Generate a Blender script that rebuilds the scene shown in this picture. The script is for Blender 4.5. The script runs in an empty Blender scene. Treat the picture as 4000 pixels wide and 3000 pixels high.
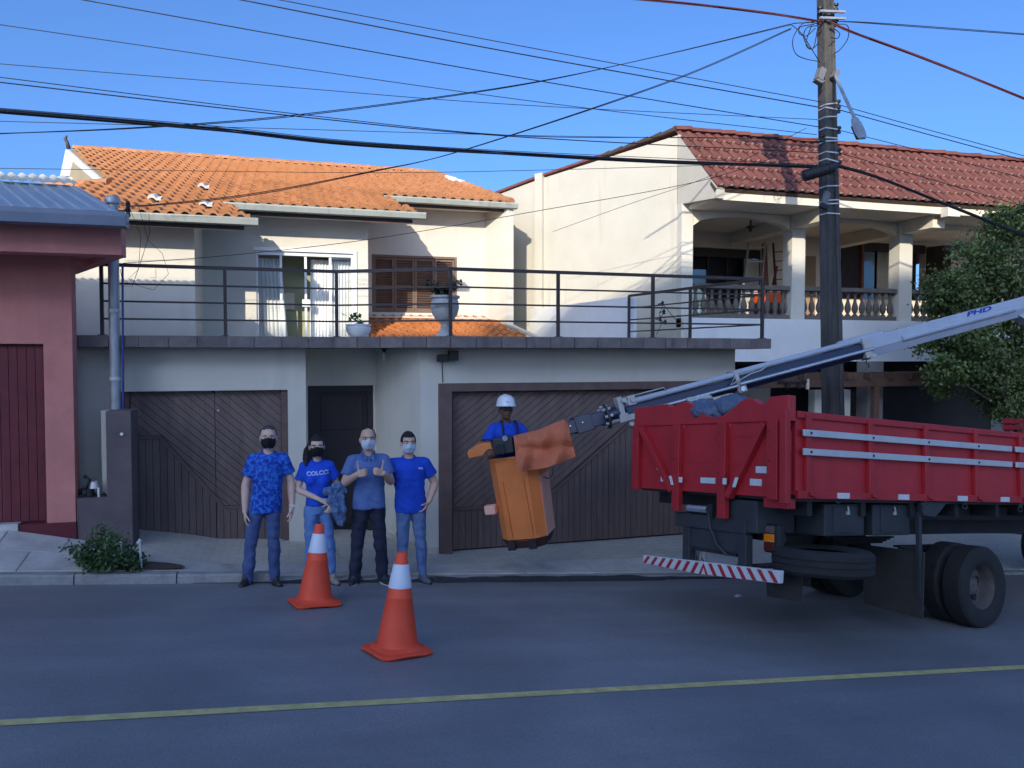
import bpy, bmesh, math, random
from mathutils import Vector, Matrix, noise
from mathutils.bvhtree import BVHTree
random.seed(7)
PI = math.pi
rad = math.radians
SC = bpy.context.scene
COL = SC.collection

# ---------------------------------------------------------------- camera
YAW, PIT, HC, FOC = rad(16.3), math.atan(105 / 3000), 2.56, 3000.0
cam_d = bpy.data.cameras.new('camera')
cam_d.sensor_width = 36.0
cam_d.lens = 27.0
cam_d.clip_start = 0.1
cam_d.clip_end = 3000
cam = bpy.data.objects.new('camera', cam_d)
COL.objects.link(cam)
cam.location = (0, 0, HC)
cam.rotation_euler = (PI / 2 - PIT, 0, -YAW)
SC.camera = cam

# ---------------------------------------------------------------- sky, sun, exposure
SUN_T = Vector((0.55, 1.0, -0.43)).normalized()          # direction the sunlight travels
SUN_EL = math.asin(-SUN_T.z)
SUN_AZ = math.atan2(-SUN_T.x, -SUN_T.y)                  # clockwise from +Y
wd = bpy.data.worlds.new('World')
SC.world = wd
wd.use_nodes = True
wn = wd.node_tree
wn.nodes.clear()
w_out = wn.nodes.new('ShaderNodeOutputWorld')
w_bg = wn.nodes.new('ShaderNodeBackground')
w_sky = wn.nodes.new('ShaderNodeTexSky')
w_sky.sky_type = 'NISHITA'
w_sky.sun_disc = False
w_sky.sun_elevation = SUN_EL
w_sky.sun_rotation = SUN_AZ
w_sky.altitude = 300
w_sky.air_density = 0.8
w_sky.dust_density = 4.5
w_sky.ozone_density = 8.5
w_bg.inputs['Strength'].default_value = 0.15
wn.links.new(w_sky.outputs[0], w_bg.inputs[0])
wn.links.new(w_bg.outputs[0], w_out.inputs[0])

sun_d = bpy.data.lights.new('sun', 'SUN')
sun_d.energy = 2.6
sun_d.angle = rad(0.5)
sun_d.color = (1.0, 0.91, 0.76)
sun = bpy.data.objects.new('sun', sun_d)
COL.objects.link(sun)
sun.rotation_euler = SUN_T.to_track_quat('-Z', 'Y').to_euler()
sun.location = (-20, -30, 40)

SC.view_settings.view_transform = 'Standard'
SC.view_settings.look = 'None'
SC.view_settings.gamma = 1.0
SC.view_settings.exposure = 0.9
SC.view_settings.use_curve_mapping = False
SC.render.engine = 'CYCLES'
SC.cycles.max_bounces = 5
SC.cycles.diffuse_bounces = 3
SC.cycles.glossy_bounces = 2
SC.cycles.caustics_reflective = False
SC.cycles.caustics_refractive = False
SC.cycles.use_denoising = True

# ---------------------------------------------------------------- survey helpers: points of the street as measured
FW = Vector((math.sin(YAW) * math.cos(PIT), math.cos(YAW) * math.cos(PIT), -math.sin(PIT)))
RT = Vector((math.cos(YAW), -math.sin(YAW), 0))
UP = RT.cross(FW)
CAM = Vector((0, 0, HC))
SLOPE, X0 = 0.072, 0.75


def ray(x, y):
    return FW + RT * ((x - 2000) / FOC) - UP * ((y - 1500) / FOC)


def at(x, y, Y):
    d = ray(x, y)
    return CAM + d * (Y / d.y)


def atD(x, y, D):
    return CAM + ray(x, y) * D


def on_plane(x, y, P, n):
    d = ray(x, y)
    return CAM + d * ((P - CAM).dot(n) / d.dot(n))


KY, CROSS = 8.82, 0.085                                  # far kerb line; cross-fall of the road towards it


def gz(X, Y=8.82):                                       # road height: the street falls to the right and to the far kerb
    return -SLOPE * (X - X0) + CROSS * min(max(KY - Y, 0), 9.5)


def lerp(a, b, t):
    return a + (b - a) * t


# ---------------------------------------------------------------- materials
MATS = {}


def mat(name, col, rough=0.7, var=0.12, vscale=3.0, bump=0.0, bscale=40.0, metal=0.0, col2=None, detail=6.0,
        rnd=0.0, spec=0.5, stretch=None, trans=0.0, streak=None, coat=0.0):
    """principled surface with noise-driven colour variation, optional relief and per-object variation"""
    if name in MATS:
        return MATS[name]
    m = bpy.data.materials.new(name)
    m.use_nodes = True
    nt = m.node_tree
    N, L = nt.nodes, nt.links
    b = N['Principled BSDF']
    b.inputs['Roughness'].default_value = rough
    b.inputs['Metallic'].default_value = metal
    b.inputs['Specular IOR Level'].default_value = spec
    if coat:
        b.inputs['Coat Weight'].default_value = coat
        b.inputs['Coat Roughness'].default_value = 0.15
    tc = N.new('ShaderNodeTexCoord')
    mp = N.new('ShaderNodeMapping')
    L.new(tc.outputs['Object'], mp.inputs[0])
    if stretch:
        mp.inputs['Scale'].default_value = stretch
    nz = N.new('ShaderNodeTexNoise')
    nz.inputs['Scale'].default_value = vscale
    nz.inputs['Detail'].default_value = detail
    nz.inputs['Roughness'].default_value = 0.62
    L.new(mp.outputs[0], nz.inputs[0])
    ramp = N.new('ShaderNodeValToRGB')
    e = ramp.color_ramp.elements
    e[0].position, e[1].position = 0.3, 0.72
    c = Vector(col)
    lo = [max(0, x * (1 - var)) for x in col]
    hi = [min(1, x * (1 + var)) for x in col]
    if col2:
        lo, hi = list(col), list(col2)
    e[0].color = (*lo, 1)
    e[1].color = (*hi, 1)
    L.new(nz.outputs[0], ramp.inputs[0])
    outc = ramp.outputs[0]
    if streak:                                           # vertical run-off stains: (colour, amount, scale)
        sm = N.new('ShaderNodeMapping')
        sm.inputs['Scale'].default_value = (streak[2], streak[2], streak[2] * 0.07)
        L.new(tc.outputs['Object'], sm.inputs[0])
        sn = N.new('ShaderNodeTexNoise')
        sn.inputs['Scale'].default_value = 1.0
        sn.inputs['Detail'].default_value = 5
        L.new(sm.outputs[0], sn.inputs[0])
        sr = N.new('ShaderNodeValToRGB')
        sr.color_ramp.elements[0].position = streak[3] if len(streak) > 3 else 0.56
        sr.color_ramp.elements[1].position = 0.75
        sr.color_ramp.elements[0].color = (0, 0, 0, 1)
        sr.color_ramp.elements[1].color = (streak[1],) * 3 + (1,)
        L.new(sn.outputs[0], sr.inputs[0])
        mx = N.new('ShaderNodeMix')
        mx.data_type = 'RGBA'
        L.new(sr.outputs[0], mx.inputs['Factor'])
        L.new(outc, mx.inputs['A'])
        mx.inputs['B'].default_value = (*streak[0], 1)
        outc = mx.outputs['Result']
    if rnd:
        oi = N.new('ShaderNodeObjectInfo')
        hs = N.new('ShaderNodeHueSaturation')
        mr = N.new('ShaderNodeMapRange')
        mr.inputs['To Min'].default_value = 1 - rnd
        mr.inputs['To Max'].default_value = 1 + rnd
        L.new(oi.outputs['Random'], mr.inputs['Value'])
        L.new(mr.outputs[0], hs.inputs['Value'])
        L.new(outc, hs.inputs['Color'])
        outc = hs.outputs[0]
    L.new(outc, b.inputs['Base Color'])
    if trans:
        b.inputs['Transmission Weight'].default_value = trans
    if bump:
        bn = N.new('ShaderNodeTexNoise')
        bn.inputs['Scale'].default_value = bscale
        bn.inputs['Detail'].default_value = 5
        L.new(mp.outputs[0], bn.inputs[0])
        bp = N.new('ShaderNodeBump')
        bp.inputs['Strength'].default_value = bump
        bp.inputs['Distance'].default_value = 0.02
        L.new(bn.outputs[0], bp.inputs['Height'])
        L.new(bp.outputs[0], b.inputs['Normal'])
    MATS[name] = m
    return m


# ---------------------------------------------------------------- mesh builder
WM, LOCAL = {}, set()


class MB:
    def __init__(s):
        s.v, s.f = [], []

    def add(s, vs, fs):
        n = len(s.v)
        s.v += [Vector(p) for p in vs]
        s.f += [tuple(i + n for i in f) for f in fs]
        return s

    def quad(s, a, b, c, d):
        return s.add([a, b, c, d], [(0, 1, 2, 3)])

    def poly(s, pts):
        return s.add(pts, [tuple(range(len(pts)))])

    def box(s, x0, x1, y0, y1, z0, z1):
        return s.add([(x0, y0, z0), (x1, y0, z0), (x1, y1, z0), (x0, y1, z0), (x0, y0, z1), (x1, y0, z1), (x1, y1, z1), (x0, y1, z1)],
                     [(0, 3, 2, 1), (4, 5, 6, 7), (0, 1, 5, 4), (1, 2, 6, 5), (2, 3, 7, 6), (3, 0, 4, 7)])

    def obox(s, c, ax, ay, az):
        """box from centre and three half-axis vectors"""
        c, ax, ay, az = Vector(c), Vector(ax), Vector(ay), Vector(az)
        P = [c + i * ax + j * ay + k * az for k in (-1, 1) for j, i in ((-1, -1), (-1, 1), (1, 1), (1, -1))]
        return s.add(P, [(0, 3, 2, 1), (4, 5, 6, 7), (0, 1, 5, 4), (1, 2, 6, 5), (2, 3, 7, 6), (3, 0, 4, 7)])

    def bar(s, a, b, w, h, up=(0, 0, 1)):
        """rectangular bar from a to b, w wide, h high"""
        a, b = Vector(a), Vector(b)
        d = (b - a)
        L = d.length
        d.normalize()
        up = Vector(up)
        r = d.cross(up).normalized()
        u = r.cross(d).normalized()
        return s.obox((a + b) / 2, d * L / 2, r * w / 2, u * h / 2)

    def prism(s, pts, ext):
        pts = [Vector(p) for p in pts]
        ext = Vector(ext)
        n = len(pts)
        return s.add(pts + [p + ext for p in pts],
                     [tuple(range(n)), tuple(range(2 * n - 1, n - 1, -1))] + [(i, i + n, (i + 1) % n + n, (i + 1) % n) for i in range(n)])

    def cyl(s, a, b, r0, r1=None, n=12, caps=True):
        a, b = Vector(a), Vector(b)
        r1 = r0 if r1 is None else r1
        d = (b - a).normalized()
        t = Vector((0, 0, 1)) if abs(d.z) < 0.9 else Vector((1, 0, 0))
        u = d.cross(t).normalized()
        w = d.cross(u)
        vs = []
        for p, r in ((a, r0), (b, r1)):
            vs += [p + (u * math.cos(2 * PI * i / n) + w * math.sin(2 * PI * i / n)) * r for i in range(n)]
        fs = [(i, (i + 1) % n, (i + 1) % n + n, i + n) for i in range(n)]
        if caps:
            fs += [tuple(range(n - 1, -1, -1)), tuple(range(n, 2 * n))]
        return s.add(vs, fs)

    def tube(s, path, r, n=6, caps=True):
        path = [Vector(p) for p in path]
        rs = r if isinstance(r, (list, tuple)) else [r] * len(path)
        prev = None
        vs = []
        for k, p in enumerate(path):
            d = (path[min(k + 1, len(path) - 1)] - path[max(k - 1, 0)]).normalized()
            if prev is None:
                t = Vector((0, 0, 1)) if abs(d.z) < 0.9 else Vector((1, 0, 0))
                u = d.cross(t).normalized()
            else:
                u = (prev - d * prev.dot(d)).normalized()
            prev = u
            w = d.cross(u)
            vs += [p + (u * math.cos(2 * PI * i / n) + w * math.sin(2 * PI * i / n)) * rs[k] for i in range(n)]
        fs = []
        for k in range(len(path) - 1):
            fs += [(k * n + i, k * n + (i + 1) % n, (k + 1) * n + (i + 1) % n, (k + 1) * n + i) for i in range(n)]
        if caps:
            fs += [tuple(range(n - 1, -1, -1)), tuple(range(len(vs) - n, len(vs)))]
        return s.add(vs, fs)

    def lathe(s, prof, c, n=20, axis=None, caps=True):
        """profile [(r, h)] turned about axis through c"""
        c = Vector(c)
        a = Vector(axis or (0, 0, 1)).normalized()
        t = Vector((1, 0, 0)) if abs(a.x) < 0.9 else Vector((0, 1, 0))
        u = a.cross(t).normalized()
        w = a.cross(u)
        vs = []
        for r, h in prof:
            vs += [c + a * h + (u * math.cos(2 * PI * i / n) + w * math.sin(2 * PI * i / n)) * max(r, 1e-4) for i in range(n)]
        fs = []
        for k in range(len(prof) - 1):
            fs += [(k * n + i, k * n + (i + 1) % n, (k + 1) * n + (i + 1) % n, (k + 1) * n + i) for i in range(n)]
        if caps:
            fs += [tuple(range(n - 1, -1, -1)), tuple(range(len(vs) - n, len(vs)))]
        return s.add(vs, fs)

    def ell(s, c, rx, ry, rz, nu=16, nv=10, M=None):
        c = Vector(c)
        vs, fs = [], []
        for j in range(1, nv):
            th = PI * j / nv
            for i in range(nu):
                ph = 2 * PI * i / nu
                p = Vector((rx * math.sin(th) * math.cos(ph), ry * math.sin(th) * math.sin(ph), rz * math.cos(th)))
                vs.append(c + (M @ p if M else p))
        top = Vector((0, 0, rz))
        vs += [c + (M @ top if M else top), c - (M @ top if M else top)]
        T, B = len(vs) - 2, len(vs) - 1
        for j in range(nv - 2):
            fs += [(j * nu + i, (j + 1) * nu + i, (j + 1) * nu + (i + 1) % nu, j * nu + (i + 1) % nu) for i in range(nu)]
        fs += [(T, i, (i + 1) % nu) for i in range(nu)]
        o = (nv - 2) * nu
        fs += [(B, o + (i + 1) % nu, o + i) for i in range(nu)]
        return s.add(vs, fs)

    def cap(s, a, b, r0, r1=None, n=12):
        """tapered capsule: closed round cone"""
        r1 = r0 if r1 is None else r1
        a, b = Vector(a), Vector(b)
        d = b - a
        L = max(d.length, 1e-6)
        d = d / L
        prof = [(r0 * math.sin(t), -r0 * math.cos(t)) for t in (0.02, 0.5, 1.0)] + [(r0, 0), (r1, L)] + \
               [(r1 * math.cos(t), L + r1 * math.sin(t)) for t in (0.55, 1.05, 1.55)]
        return s.lathe(prof, a, n, d)

    def loft(s, rings, n=24, e=2.0):
        """stack of elliptical rings (cx, cy, z, rx, ry)"""
        vs = []
        for cx, cy, z, rx, ry in rings:
            for i in range(n):
                t = 2 * PI * i / n
                ct, st = math.cos(t), math.sin(t)
                k = (abs(ct) ** e + abs(st) ** e) ** (-1 / e)
                vs.append((cx + rx * ct * k, cy + ry * st * k, z))
        fs = []
        for k in range(len(rings) - 1):
            fs += [(k * n + i, k * n + (i + 1) % n, (k + 1) * n + (i + 1) % n, (k + 1) * n + i) for i in range(n)]
        fs += [tuple(range(n - 1, -1, -1)), tuple(range(len(vs) - n, len(vs)))]
        return s.add(vs, fs)

    def xf(s, M):
        s.v = [M @ p for p in s.v]
        return s

    def mesh(s, name, m=None, smooth=False):
        me = bpy.data.meshes.new(name)
        me.from_pydata([tuple(p) for p in s.v], [], s.f)
        if m:
            me.materials.append(m)
        if smooth:
            me.polygons.foreach_set('use_smooth', [True] * len(me.polygons))
        me.update()
        return me

    def build(s, name, m, parent=None, smooth=False, bevel=0.0, fix=True, auto=0):
        me = s.mesh(name, m, smooth)
        if fix:
            bm = bmesh.new()
            bm.from_mesh(me)
            bmesh.ops.recalc_face_normals(bm, faces=bm.faces)
            bm.to_mesh(me)
            bm.free()
        if auto:
            me.polygons.foreach_set('use_smooth', [True] * len(me.polygons))
            me.set_sharp_from_angle(angle=rad(auto))
        return link(name, me, parent, bevel)


def link(name, me, parent=None, bevel=0.0):
    o = bpy.data.objects.new(name, me)
    COL.objects.link(o)
    adopt(o, parent)
    if bevel:
        md = o.modifiers.new('bevel', 'BEVEL')
        md.width = bevel
        md.segments = 2
        md.limit_method = 'ANGLE'
        md.angle_limit = rad(40)
    return o


def adopt(o, parent):
    if parent is not None:
        o.parent = parent
        if parent.name in WM and parent.name not in LOCAL:
            o.matrix_parent_inverse = WM[parent.name].inverted()


def tag(o, label=None, cat=None, group=None, kind=None):
    if label:
        o['label'] = label
    if cat:
        o['category'] = cat
    if group:
        o['group'] = group
    if kind:
        o['kind'] = kind
    return o


def thing(name, label, cat, loc=(0, 0, 0), group=None, M=None, local=False):
    o = bpy.data.objects.new(name, None)
    COL.objects.link(o)
    o.empty_display_size = 0.2
    Mx = M if M is not None else Matrix.Translation(Vector(loc))
    o.location = Mx.to_translation()
    o.rotation_euler = Mx.to_euler()
    o.scale = Mx.to_scale()
    WM[o.name] = Mx
    if local:
        LOCAL.add(o.name)
    return tag(o, label, cat, group)


def struct(o):
    o['kind'] = 'structure'
    return o


def walls(x0, x1, z0, z1, y0, y1, holes=()):
    """wall slab between y0 and y1 with rectangular openings (x0,x1,z0,z1)"""
    mb = MB()
    xs = sorted({x0, x1, *[h[0] for h in holes], *[h[1] for h in holes]})
    zs = sorted({z0, z1, *[h[2] for h in holes], *[h[3] for h in holes]})
    idx = {}

    def solid(i, j):
        if i < 0 or j < 0 or i >= len(xs) - 1 or j >= len(zs) - 1:
            return False
        cx, cz = (xs[i] + xs[i + 1]) / 2, (zs[j] + zs[j + 1]) / 2
        return not any(h[0] < cx < h[1] and h[2] < cz < h[3] for h in holes)
    for i in range(len(xs) - 1):
        for j in range(len(zs) - 1):
            if not solid(i, j):
                continue
            a, b, c, d = xs[i], xs[i + 1], zs[j], zs[j + 1]
            mb.quad((a, y0, c), (b, y0, c), (b, y0, d), (a, y0, d))
            mb.quad((b, y1, c), (a, y1, c), (a, y1, d), (b, y1, d))
            if not solid(i - 1, j):
                mb.quad((a, y1, c), (a, y0, c), (a, y0, d), (a, y1, d))
            if not solid(i + 1, j):
                mb.quad((b, y0, c), (b, y1, c), (b, y1, d), (b, y0, d))
            if not solid(i, j - 1):
                mb.quad((a, y1, c), (b, y1, c), (b, y0, c), (a, y0, c))
            if not solid(i, j + 1):
                mb.quad((a, y0, d), (b, y0, d), (b, y1, d), (a, y1, d))
    return mb


def clip_poly(poly, n, d):
    """keep the part of a 2-D polygon with n.p <= d"""
    out = []
    for i in range(len(poly)):
        a, b = poly[i], poly[(i + 1) % len(poly)]
        da, db = n[0] * a[0] + n[1] * a[1] - d, n[0] * b[0] + n[1] * b[1] - d
        if da <= 0:
            out.append(a)
        if (da < 0 < db) or (db < 0 < da):
            t = da / (da - db)
            out.append((a[0] + (b[0] - a[0]) * t, a[1] + (b[1] - a[1]) * t))
    return out


def parea(p):
    return abs(sum(p[i][0] * p[(i + 1) % len(p)][1] - p[(i + 1) % len(p)][0] * p[i][1] for i in range(len(p)))) / 2


def inside(p, poly):
    c = False
    for i in range(len(poly)):
        a, b = poly[i], poly[i - 1]
        if (a[1] > p[1]) != (b[1] > p[1]) and p[0] < (b[0] - a[0]) * (p[1] - a[1]) / (b[1] - a[1]) + a[0]:
            c = not c
    return c


def planks(parent, m, region, ang, width, y, th, gap=0.006, seams=()):
    """boards laid at an angle over a region of a door (x, z), each a part of its own"""
    n = (math.cos(ang), math.sin(ang))
    ds = [n[0] * p[0] + n[1] * p[1] for p in region]
    k = min(ds)
    cells = [region]
    for s in seams:
        cells = [q for c in cells for q in (clip_poly(c, (1, 0), s - 0.004), clip_poly(c, (-1, 0), -s - 0.004)) if len(q) > 2]
    while k < max(ds):
        for c in cells:
            q = clip_poly(c, n, k + width - gap)
            if len(q) > 2:
                q = clip_poly(q, (-n[0], -n[1]), -k)
            if len(q) > 2 and parea(q) > 0.0006:
                dy = random.uniform(-0.002, 0.002)
                MB().prism([(p[0], y + dy, p[1]) for p in q], (0, th, 0)).build('plank', m, parent)
        k += width


def text_mesh(txt, size, m, name, bold=0.0, shear=0.0):
    cu = bpy.data.curves.new(name, 'FONT')
    cu.body = txt
    cu.size = size
    cu.align_x = 'CENTER'
    cu.align_y = 'CENTER'
    cu.offset = bold
    cu.shear = shear
    cu.extrude = 0.001
    o = bpy.data.objects.new(name, cu)
    COL.objects.link(o)
    dg = bpy.context.evaluated_depsgraph_get()
    me = bpy.data.meshes.new_from_object(o.evaluated_get(dg))
    bpy.data.objects.remove(o)
    me.name = name
    me.materials.clear()
    me.materials.append(m)
    return me


def remeshed(mb, name, voxel, m, parent=None, smooth_it=4, fac=0.5, disp=None):
    """union of overlapping closed shapes as one continuous smooth surface"""
    me = mb.mesh(name + '_src')
    bm = bmesh.new()
    bm.from_mesh(me)
    bmesh.ops.recalc_face_normals(bm, faces=bm.faces)
    bm.to_mesh(me)
    bm.free()
    o = bpy.data.objects.new(name + '_src', me)
    COL.objects.link(o)
    r = o.modifiers.new('r', 'REMESH')
    r.mode = 'VOXEL'
    r.voxel_size = voxel
    r.use_smooth_shade = True
    sm = o.modifiers.new('s', 'SMOOTH')
    sm.factor = fac
    sm.iterations = smooth_it
    dg = bpy.context.evaluated_depsgraph_get()
    out = bpy.data.meshes.new_from_object(o.evaluated_get(dg))
    bpy.data.objects.remove(o)
    out.name = name
    out.materials.clear()
    out.materials.append(m)
    if disp:
        nv = len(out.vertices)
        co, nr = [0.0] * (3 * nv), [0.0] * (3 * nv)
        out.vertices.foreach_get('co', co)
        out.vertices.foreach_get('normal', nr)
        new = []
        for i in range(0, 3 * nv, 3):
            new += disp(Vector(co[i:i + 3]), Vector(nr[i:i + 3]))[:]
        out.vertices.foreach_set('co', new)
    out.polygons.foreach_set('use_smooth', [True] * len(out.polygons))
    out.update()
    return link(name, out, parent)

# ================================================================ the setting
M_ASPH = mat('asphalt', (0.31, 0.31, 0.318), 0.54, 0.16, 0.9, 0.35, 260, col2=(0.38, 0.38, 0.39), detail=10)
_nt = M_ASPH.node_tree
_b = _nt.nodes['Principled BSDF']
_src = _b.inputs['Base Color'].links[0].from_socket
_tc = [n for n in _nt.nodes if n.type == 'TEX_COORD'][0]
for _sc, _st, _lo, _p0, _p1 in ((140, (1, 1, 1), .62, .38, .62), (1.0, (.25, 2.6, 1), .86, .4, .65), (.55, (1, 1, 1), .84, .42, .6)):
    _mp = _nt.nodes.new('ShaderNodeMapping')
    _mp.inputs['Scale'].default_value = _st
    _nt.links.new(_tc.outputs['Object'], _mp.inputs[0])
    _nz = _nt.nodes.new('ShaderNodeTexNoise')
    _nz.inputs['Scale'].default_value = _sc
    _nz.inputs['Detail'].default_value = 4
    _nt.links.new(_mp.outputs[0], _nz.inputs[0])
    _rp = _nt.nodes.new('ShaderNodeValToRGB')
    _rp.color_ramp.elements[0].position, _rp.color_ramp.elements[1].position = _p0, _p1
    _rp.color_ramp.elements[0].color = (_lo, _lo, _lo, 1)
    _nt.links.new(_nz.outputs[0], _rp.inputs[0])
    _mx = _nt.nodes.new('ShaderNodeMix')
    _mx.data_type, _mx.blend_type = 'RGBA', 'MULTIPLY'
    _mx.inputs['Factor'].default_value = 1
    _nt.links.new(_src, _mx.inputs['A'])
    _nt.links.new(_rp.outputs[0], _mx.inputs['B'])
    _src = _mx.outputs['Result']
_nt.links.new(_src, _b.inputs['Base Color'])
M_CONC = mat('pavement_concrete', (0.54, 0.52, 0.48), 0.9, 0.2, 2.5, 0.35, 60, rnd=0.07, streak=((0.15, 0.14, 0.13), 0.5, 2.0))
M_KERB = mat('kerb_concrete', (0.26, 0.255, 0.25), 0.9, 0.4, 6, 0.5, 40, rnd=0.12, col2=(0.42, 0.41, 0.39))
M_YEL = mat('road_paint_yellow', (0.50, 0.42, 0.18), 0.8, 0.2, 9, 0.3, 200, col2=(0.82, 0.68, 0.26), detail=8)
M_SOIL = mat('soil', (0.09, 0.07, 0.05), 0.95, 0.4, 20, 0.8, 60)


def sheet(name, x0, x1, y0, y1, m, dz=0.0, nx=1):
    mb = MB()
    for i in range(nx):
        a, b = lerp(x0, x1, i / nx), lerp(x0, x1, (i + 1) / nx)
        mb.quad((a, y0, gz(a, y0) + dz), (b, y0, gz(b, y0) + dz), (b, y1, gz(b, y1) + dz), (a, y1, gz(a, y1) + dz))
    return struct(mb.build(name, m, fix=False))


gd_ = MB()
for y0, y1 in ((-900, KY - 9.5), (KY - 9.5, KY), (KY, 900)):
    gd_.quad(*[(x, y, gz(x, y) - .06) for x, y in ((-900, y0), (900, y0), (900, y1), (-900, y1))])
struct(gd_.build('ground', M_SOIL, fix=False))
sheet('road', -300, 300, 0.9, KY, M_ASPH, 0.0)
sheet('road_line', -300, 300, 4.84, 4.935, M_YEL, 0.004)


def floor_z(X):
    """height of the pavement where it meets the house fronts"""
    if X < -3.0:
        return 0.66
    if X < -1.75:
        return lerp(0.66, 0.33, (X + 3.0) / 1.25)
    if X < -0.9:
        return lerp(0.33, gz(X) + 0.05, (X + 1.75) / 0.85)
    if X < 1.6:
        return gz(X) + 0.05
    if X < 2.0:
        return lerp(gz(1.6) + 0.05, -0.07, (X - 1.6) / 0.4)
    if X < 6.6:
        return -0.07
    return lerp(-0.07, gz(X) + 0.08, min(1, (X - 6.6) / 2.5))


def pave_z(X, Y):
    t = min(max((Y - (KY + 0.13)) / (10.1 - KY - 0.13), 0), 1)
    kz = gz(X) + (0.115 if X < -1.2 else (0.05 if X > -0.7 else lerp(0.115, 0.05, (X + 1.2) / 0.5)))
    return lerp(kz, floor_z(X), t)


# pavement: bedding sheet, then the slabs of the kerb strip one by one
bed = MB()
xs = [-40, -12, -6, -4] + [-3.6 + 0.3 * i for i in range(45)] + [12, 16, 24, 60]
ys = [KY + 0.13, 9.3, 9.6, 9.9, 10.1, 10.6, 11.4]
for i in range(len(xs) - 1):
    for j in range(len(ys) - 1):
        bed.quad(*[(a, b, pave_z(a, b) - 0.012) for a, b in ((xs[i], ys[j]), (xs[i + 1], ys[j]), (xs[i + 1], ys[j + 1]), (xs[i], ys[j + 1]))])
M_BED = mat('pavement_tile', (0.50, 0.46, 0.39), 0.9, 0.2, 4, 0.4, 30, col2=(0.60, 0.56, 0.49))
nt = M_BED.node_tree
br = nt.nodes.new('ShaderNodeTexBrick')
br.inputs['Scale'].default_value = 1.0
br.inputs['Brick Width'].default_value = 0.2
br.inputs['Row Height'].default_value = 0.1
br.inputs['Mortar Size'].default_value = 0.006
br.inputs['Color1'].default_value = (1, 1, 1, 1)
br.inputs['Color2'].default_value = (0.92, 0.92, 0.9, 1)
br.inputs['Mortar'].default_value = (0.78, 0.77, 0.75, 1)
tcn = [n for n in nt.nodes if n.type == 'TEX_COORD'][0]
nt.links.new(tcn.outputs['Object'], br.inputs['Vector'])
mxn = nt.nodes.new('ShaderNodeMix')
mxn.data_type = 'RGBA'
mxn.blend_type = 'MULTIPLY'
mxn.inputs['Factor'].default_value = 1
rampn = [n for n in nt.nodes if n.type == 'VALTORGB'][0]
nt.links.new(rampn.outputs[0], mxn.inputs['A'])
nt.links.new(br.outputs['Color'], mxn.inputs['B'])
nt.links.new(mxn.outputs['Result'], nt.nodes['Principled BSDF'].inputs['Base Color'])
pavement = struct(bed.build('pavement', M_BED, fix=False))


def slab_piece(x0, x1, y0, y1, m=M_CONC, dz=0.0):
    mb = MB()
    n = 3
    g = 0.006
    P = [[Vector((lerp(x0 + g, x1 - g, i / n), y, 0)) for i in range(n + 1)] for y in (y0 + g, y1 - g)]
    for r in P:
        for p in r:
            p.z = pave_z(p.x, p.y) + dz
    for i in range(n):
        mb.quad(P[0][i], P[0][i + 1], P[1][i + 1], P[1][i])
        mb.quad(P[0][i] - Vector((0, 0, .03)), P[0][i + 1] - Vector((0, 0, .03)), P[0][i + 1], P[0][i])
    return mb.build('paving_slab', m, pavement, fix=False)


X = -8.0
while X < 14:
    w = random.choice([0.9, 1.1, 1.3])
    if not (-2.05 < X + w / 2 < -1.2):
        slab_piece(X, X + w, KY + 0.13, 9.42)
    X += w
X = -8.0
while X < -2.3:
    slab_piece(X, X + 0.62, 9.42, 9.86, dz=0.002)
    X += 0.62

# kerb stones
kerb = struct(MB().box(-40, 60, KY + 0.01, KY + 0.12, -9, -8.9).build('kerb', M_KERB))
X = -9.0
while X < 14.5:
    L = 0.98
    up0 = 0.10 if X < -0.95 else 0.035
    for_z = [gz(X) + up0 + random.uniform(-.006, .006), gz(X + L) + up0 + random.uniform(-.006, .006)]
    a, b = X + 0.006, X + L - 0.006
    pts = [(a, KY, for_z[0] - .02), (b, KY, for_z[1] - .02), (b, KY + .018, for_z[1]), (b, KY + .13, for_z[1]), (a, KY + .13, for_z[0]), (a, KY + .018, for_z[0]),
           (a, KY - .006, gz(a) - .1), (b, KY - .006, gz(b) - .1)]
    MB().add(pts, [(0, 1, 2, 5), (5, 2, 3, 4), (6, 7, 1, 0), (6, 0, 5, 4), (7, 3, 2, 1)]).build('kerb_stone', M_KERB, kerb, fix=False)
    X += L
# dark asphalt lip where the road was resurfaced against the kerb
lip = MB()
px = None
for i in range(120):
    x = -1.0 + i * 0.07
    w = 0.03 + 0.03 * noise.noise(Vector((x * 2.1, 0, 3))) + (0.05 if 1.6 < x < 4.6 else 0)
    h = 0.012 + 0.014 * noise.noise(Vector((x * 3.3, 7, 1)))
    ef = min(1, i / 14, (119 - i) / 14) ** 2
    w, h = w * ef, h * ef
    row = [(x, KY - max(w, .01) - .05 * ef, gz(x, KY - max(w, .01) - .05 * ef) + .003), (x, KY - max(w, .01), gz(x) + max(h, .004) + .004), (x, KY + .02, gz(x) + max(h, .004) + (.012 + .018 * min(1, max(0, min(x - 1.2, 4.6 - x) / .4))) * max(ef, .05))]
    if px:
        lip.quad(px[0], row[0], row[1], px[1])
        lip.quad(px[1], row[1], row[2], px[2])
    px = row
struct(lip.build('road_edge_lip', mat('old_asphalt', (0.05, 0.05, 0.055), 0.9, 0.4, 20, 0.9, 90), fix=False))

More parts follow.
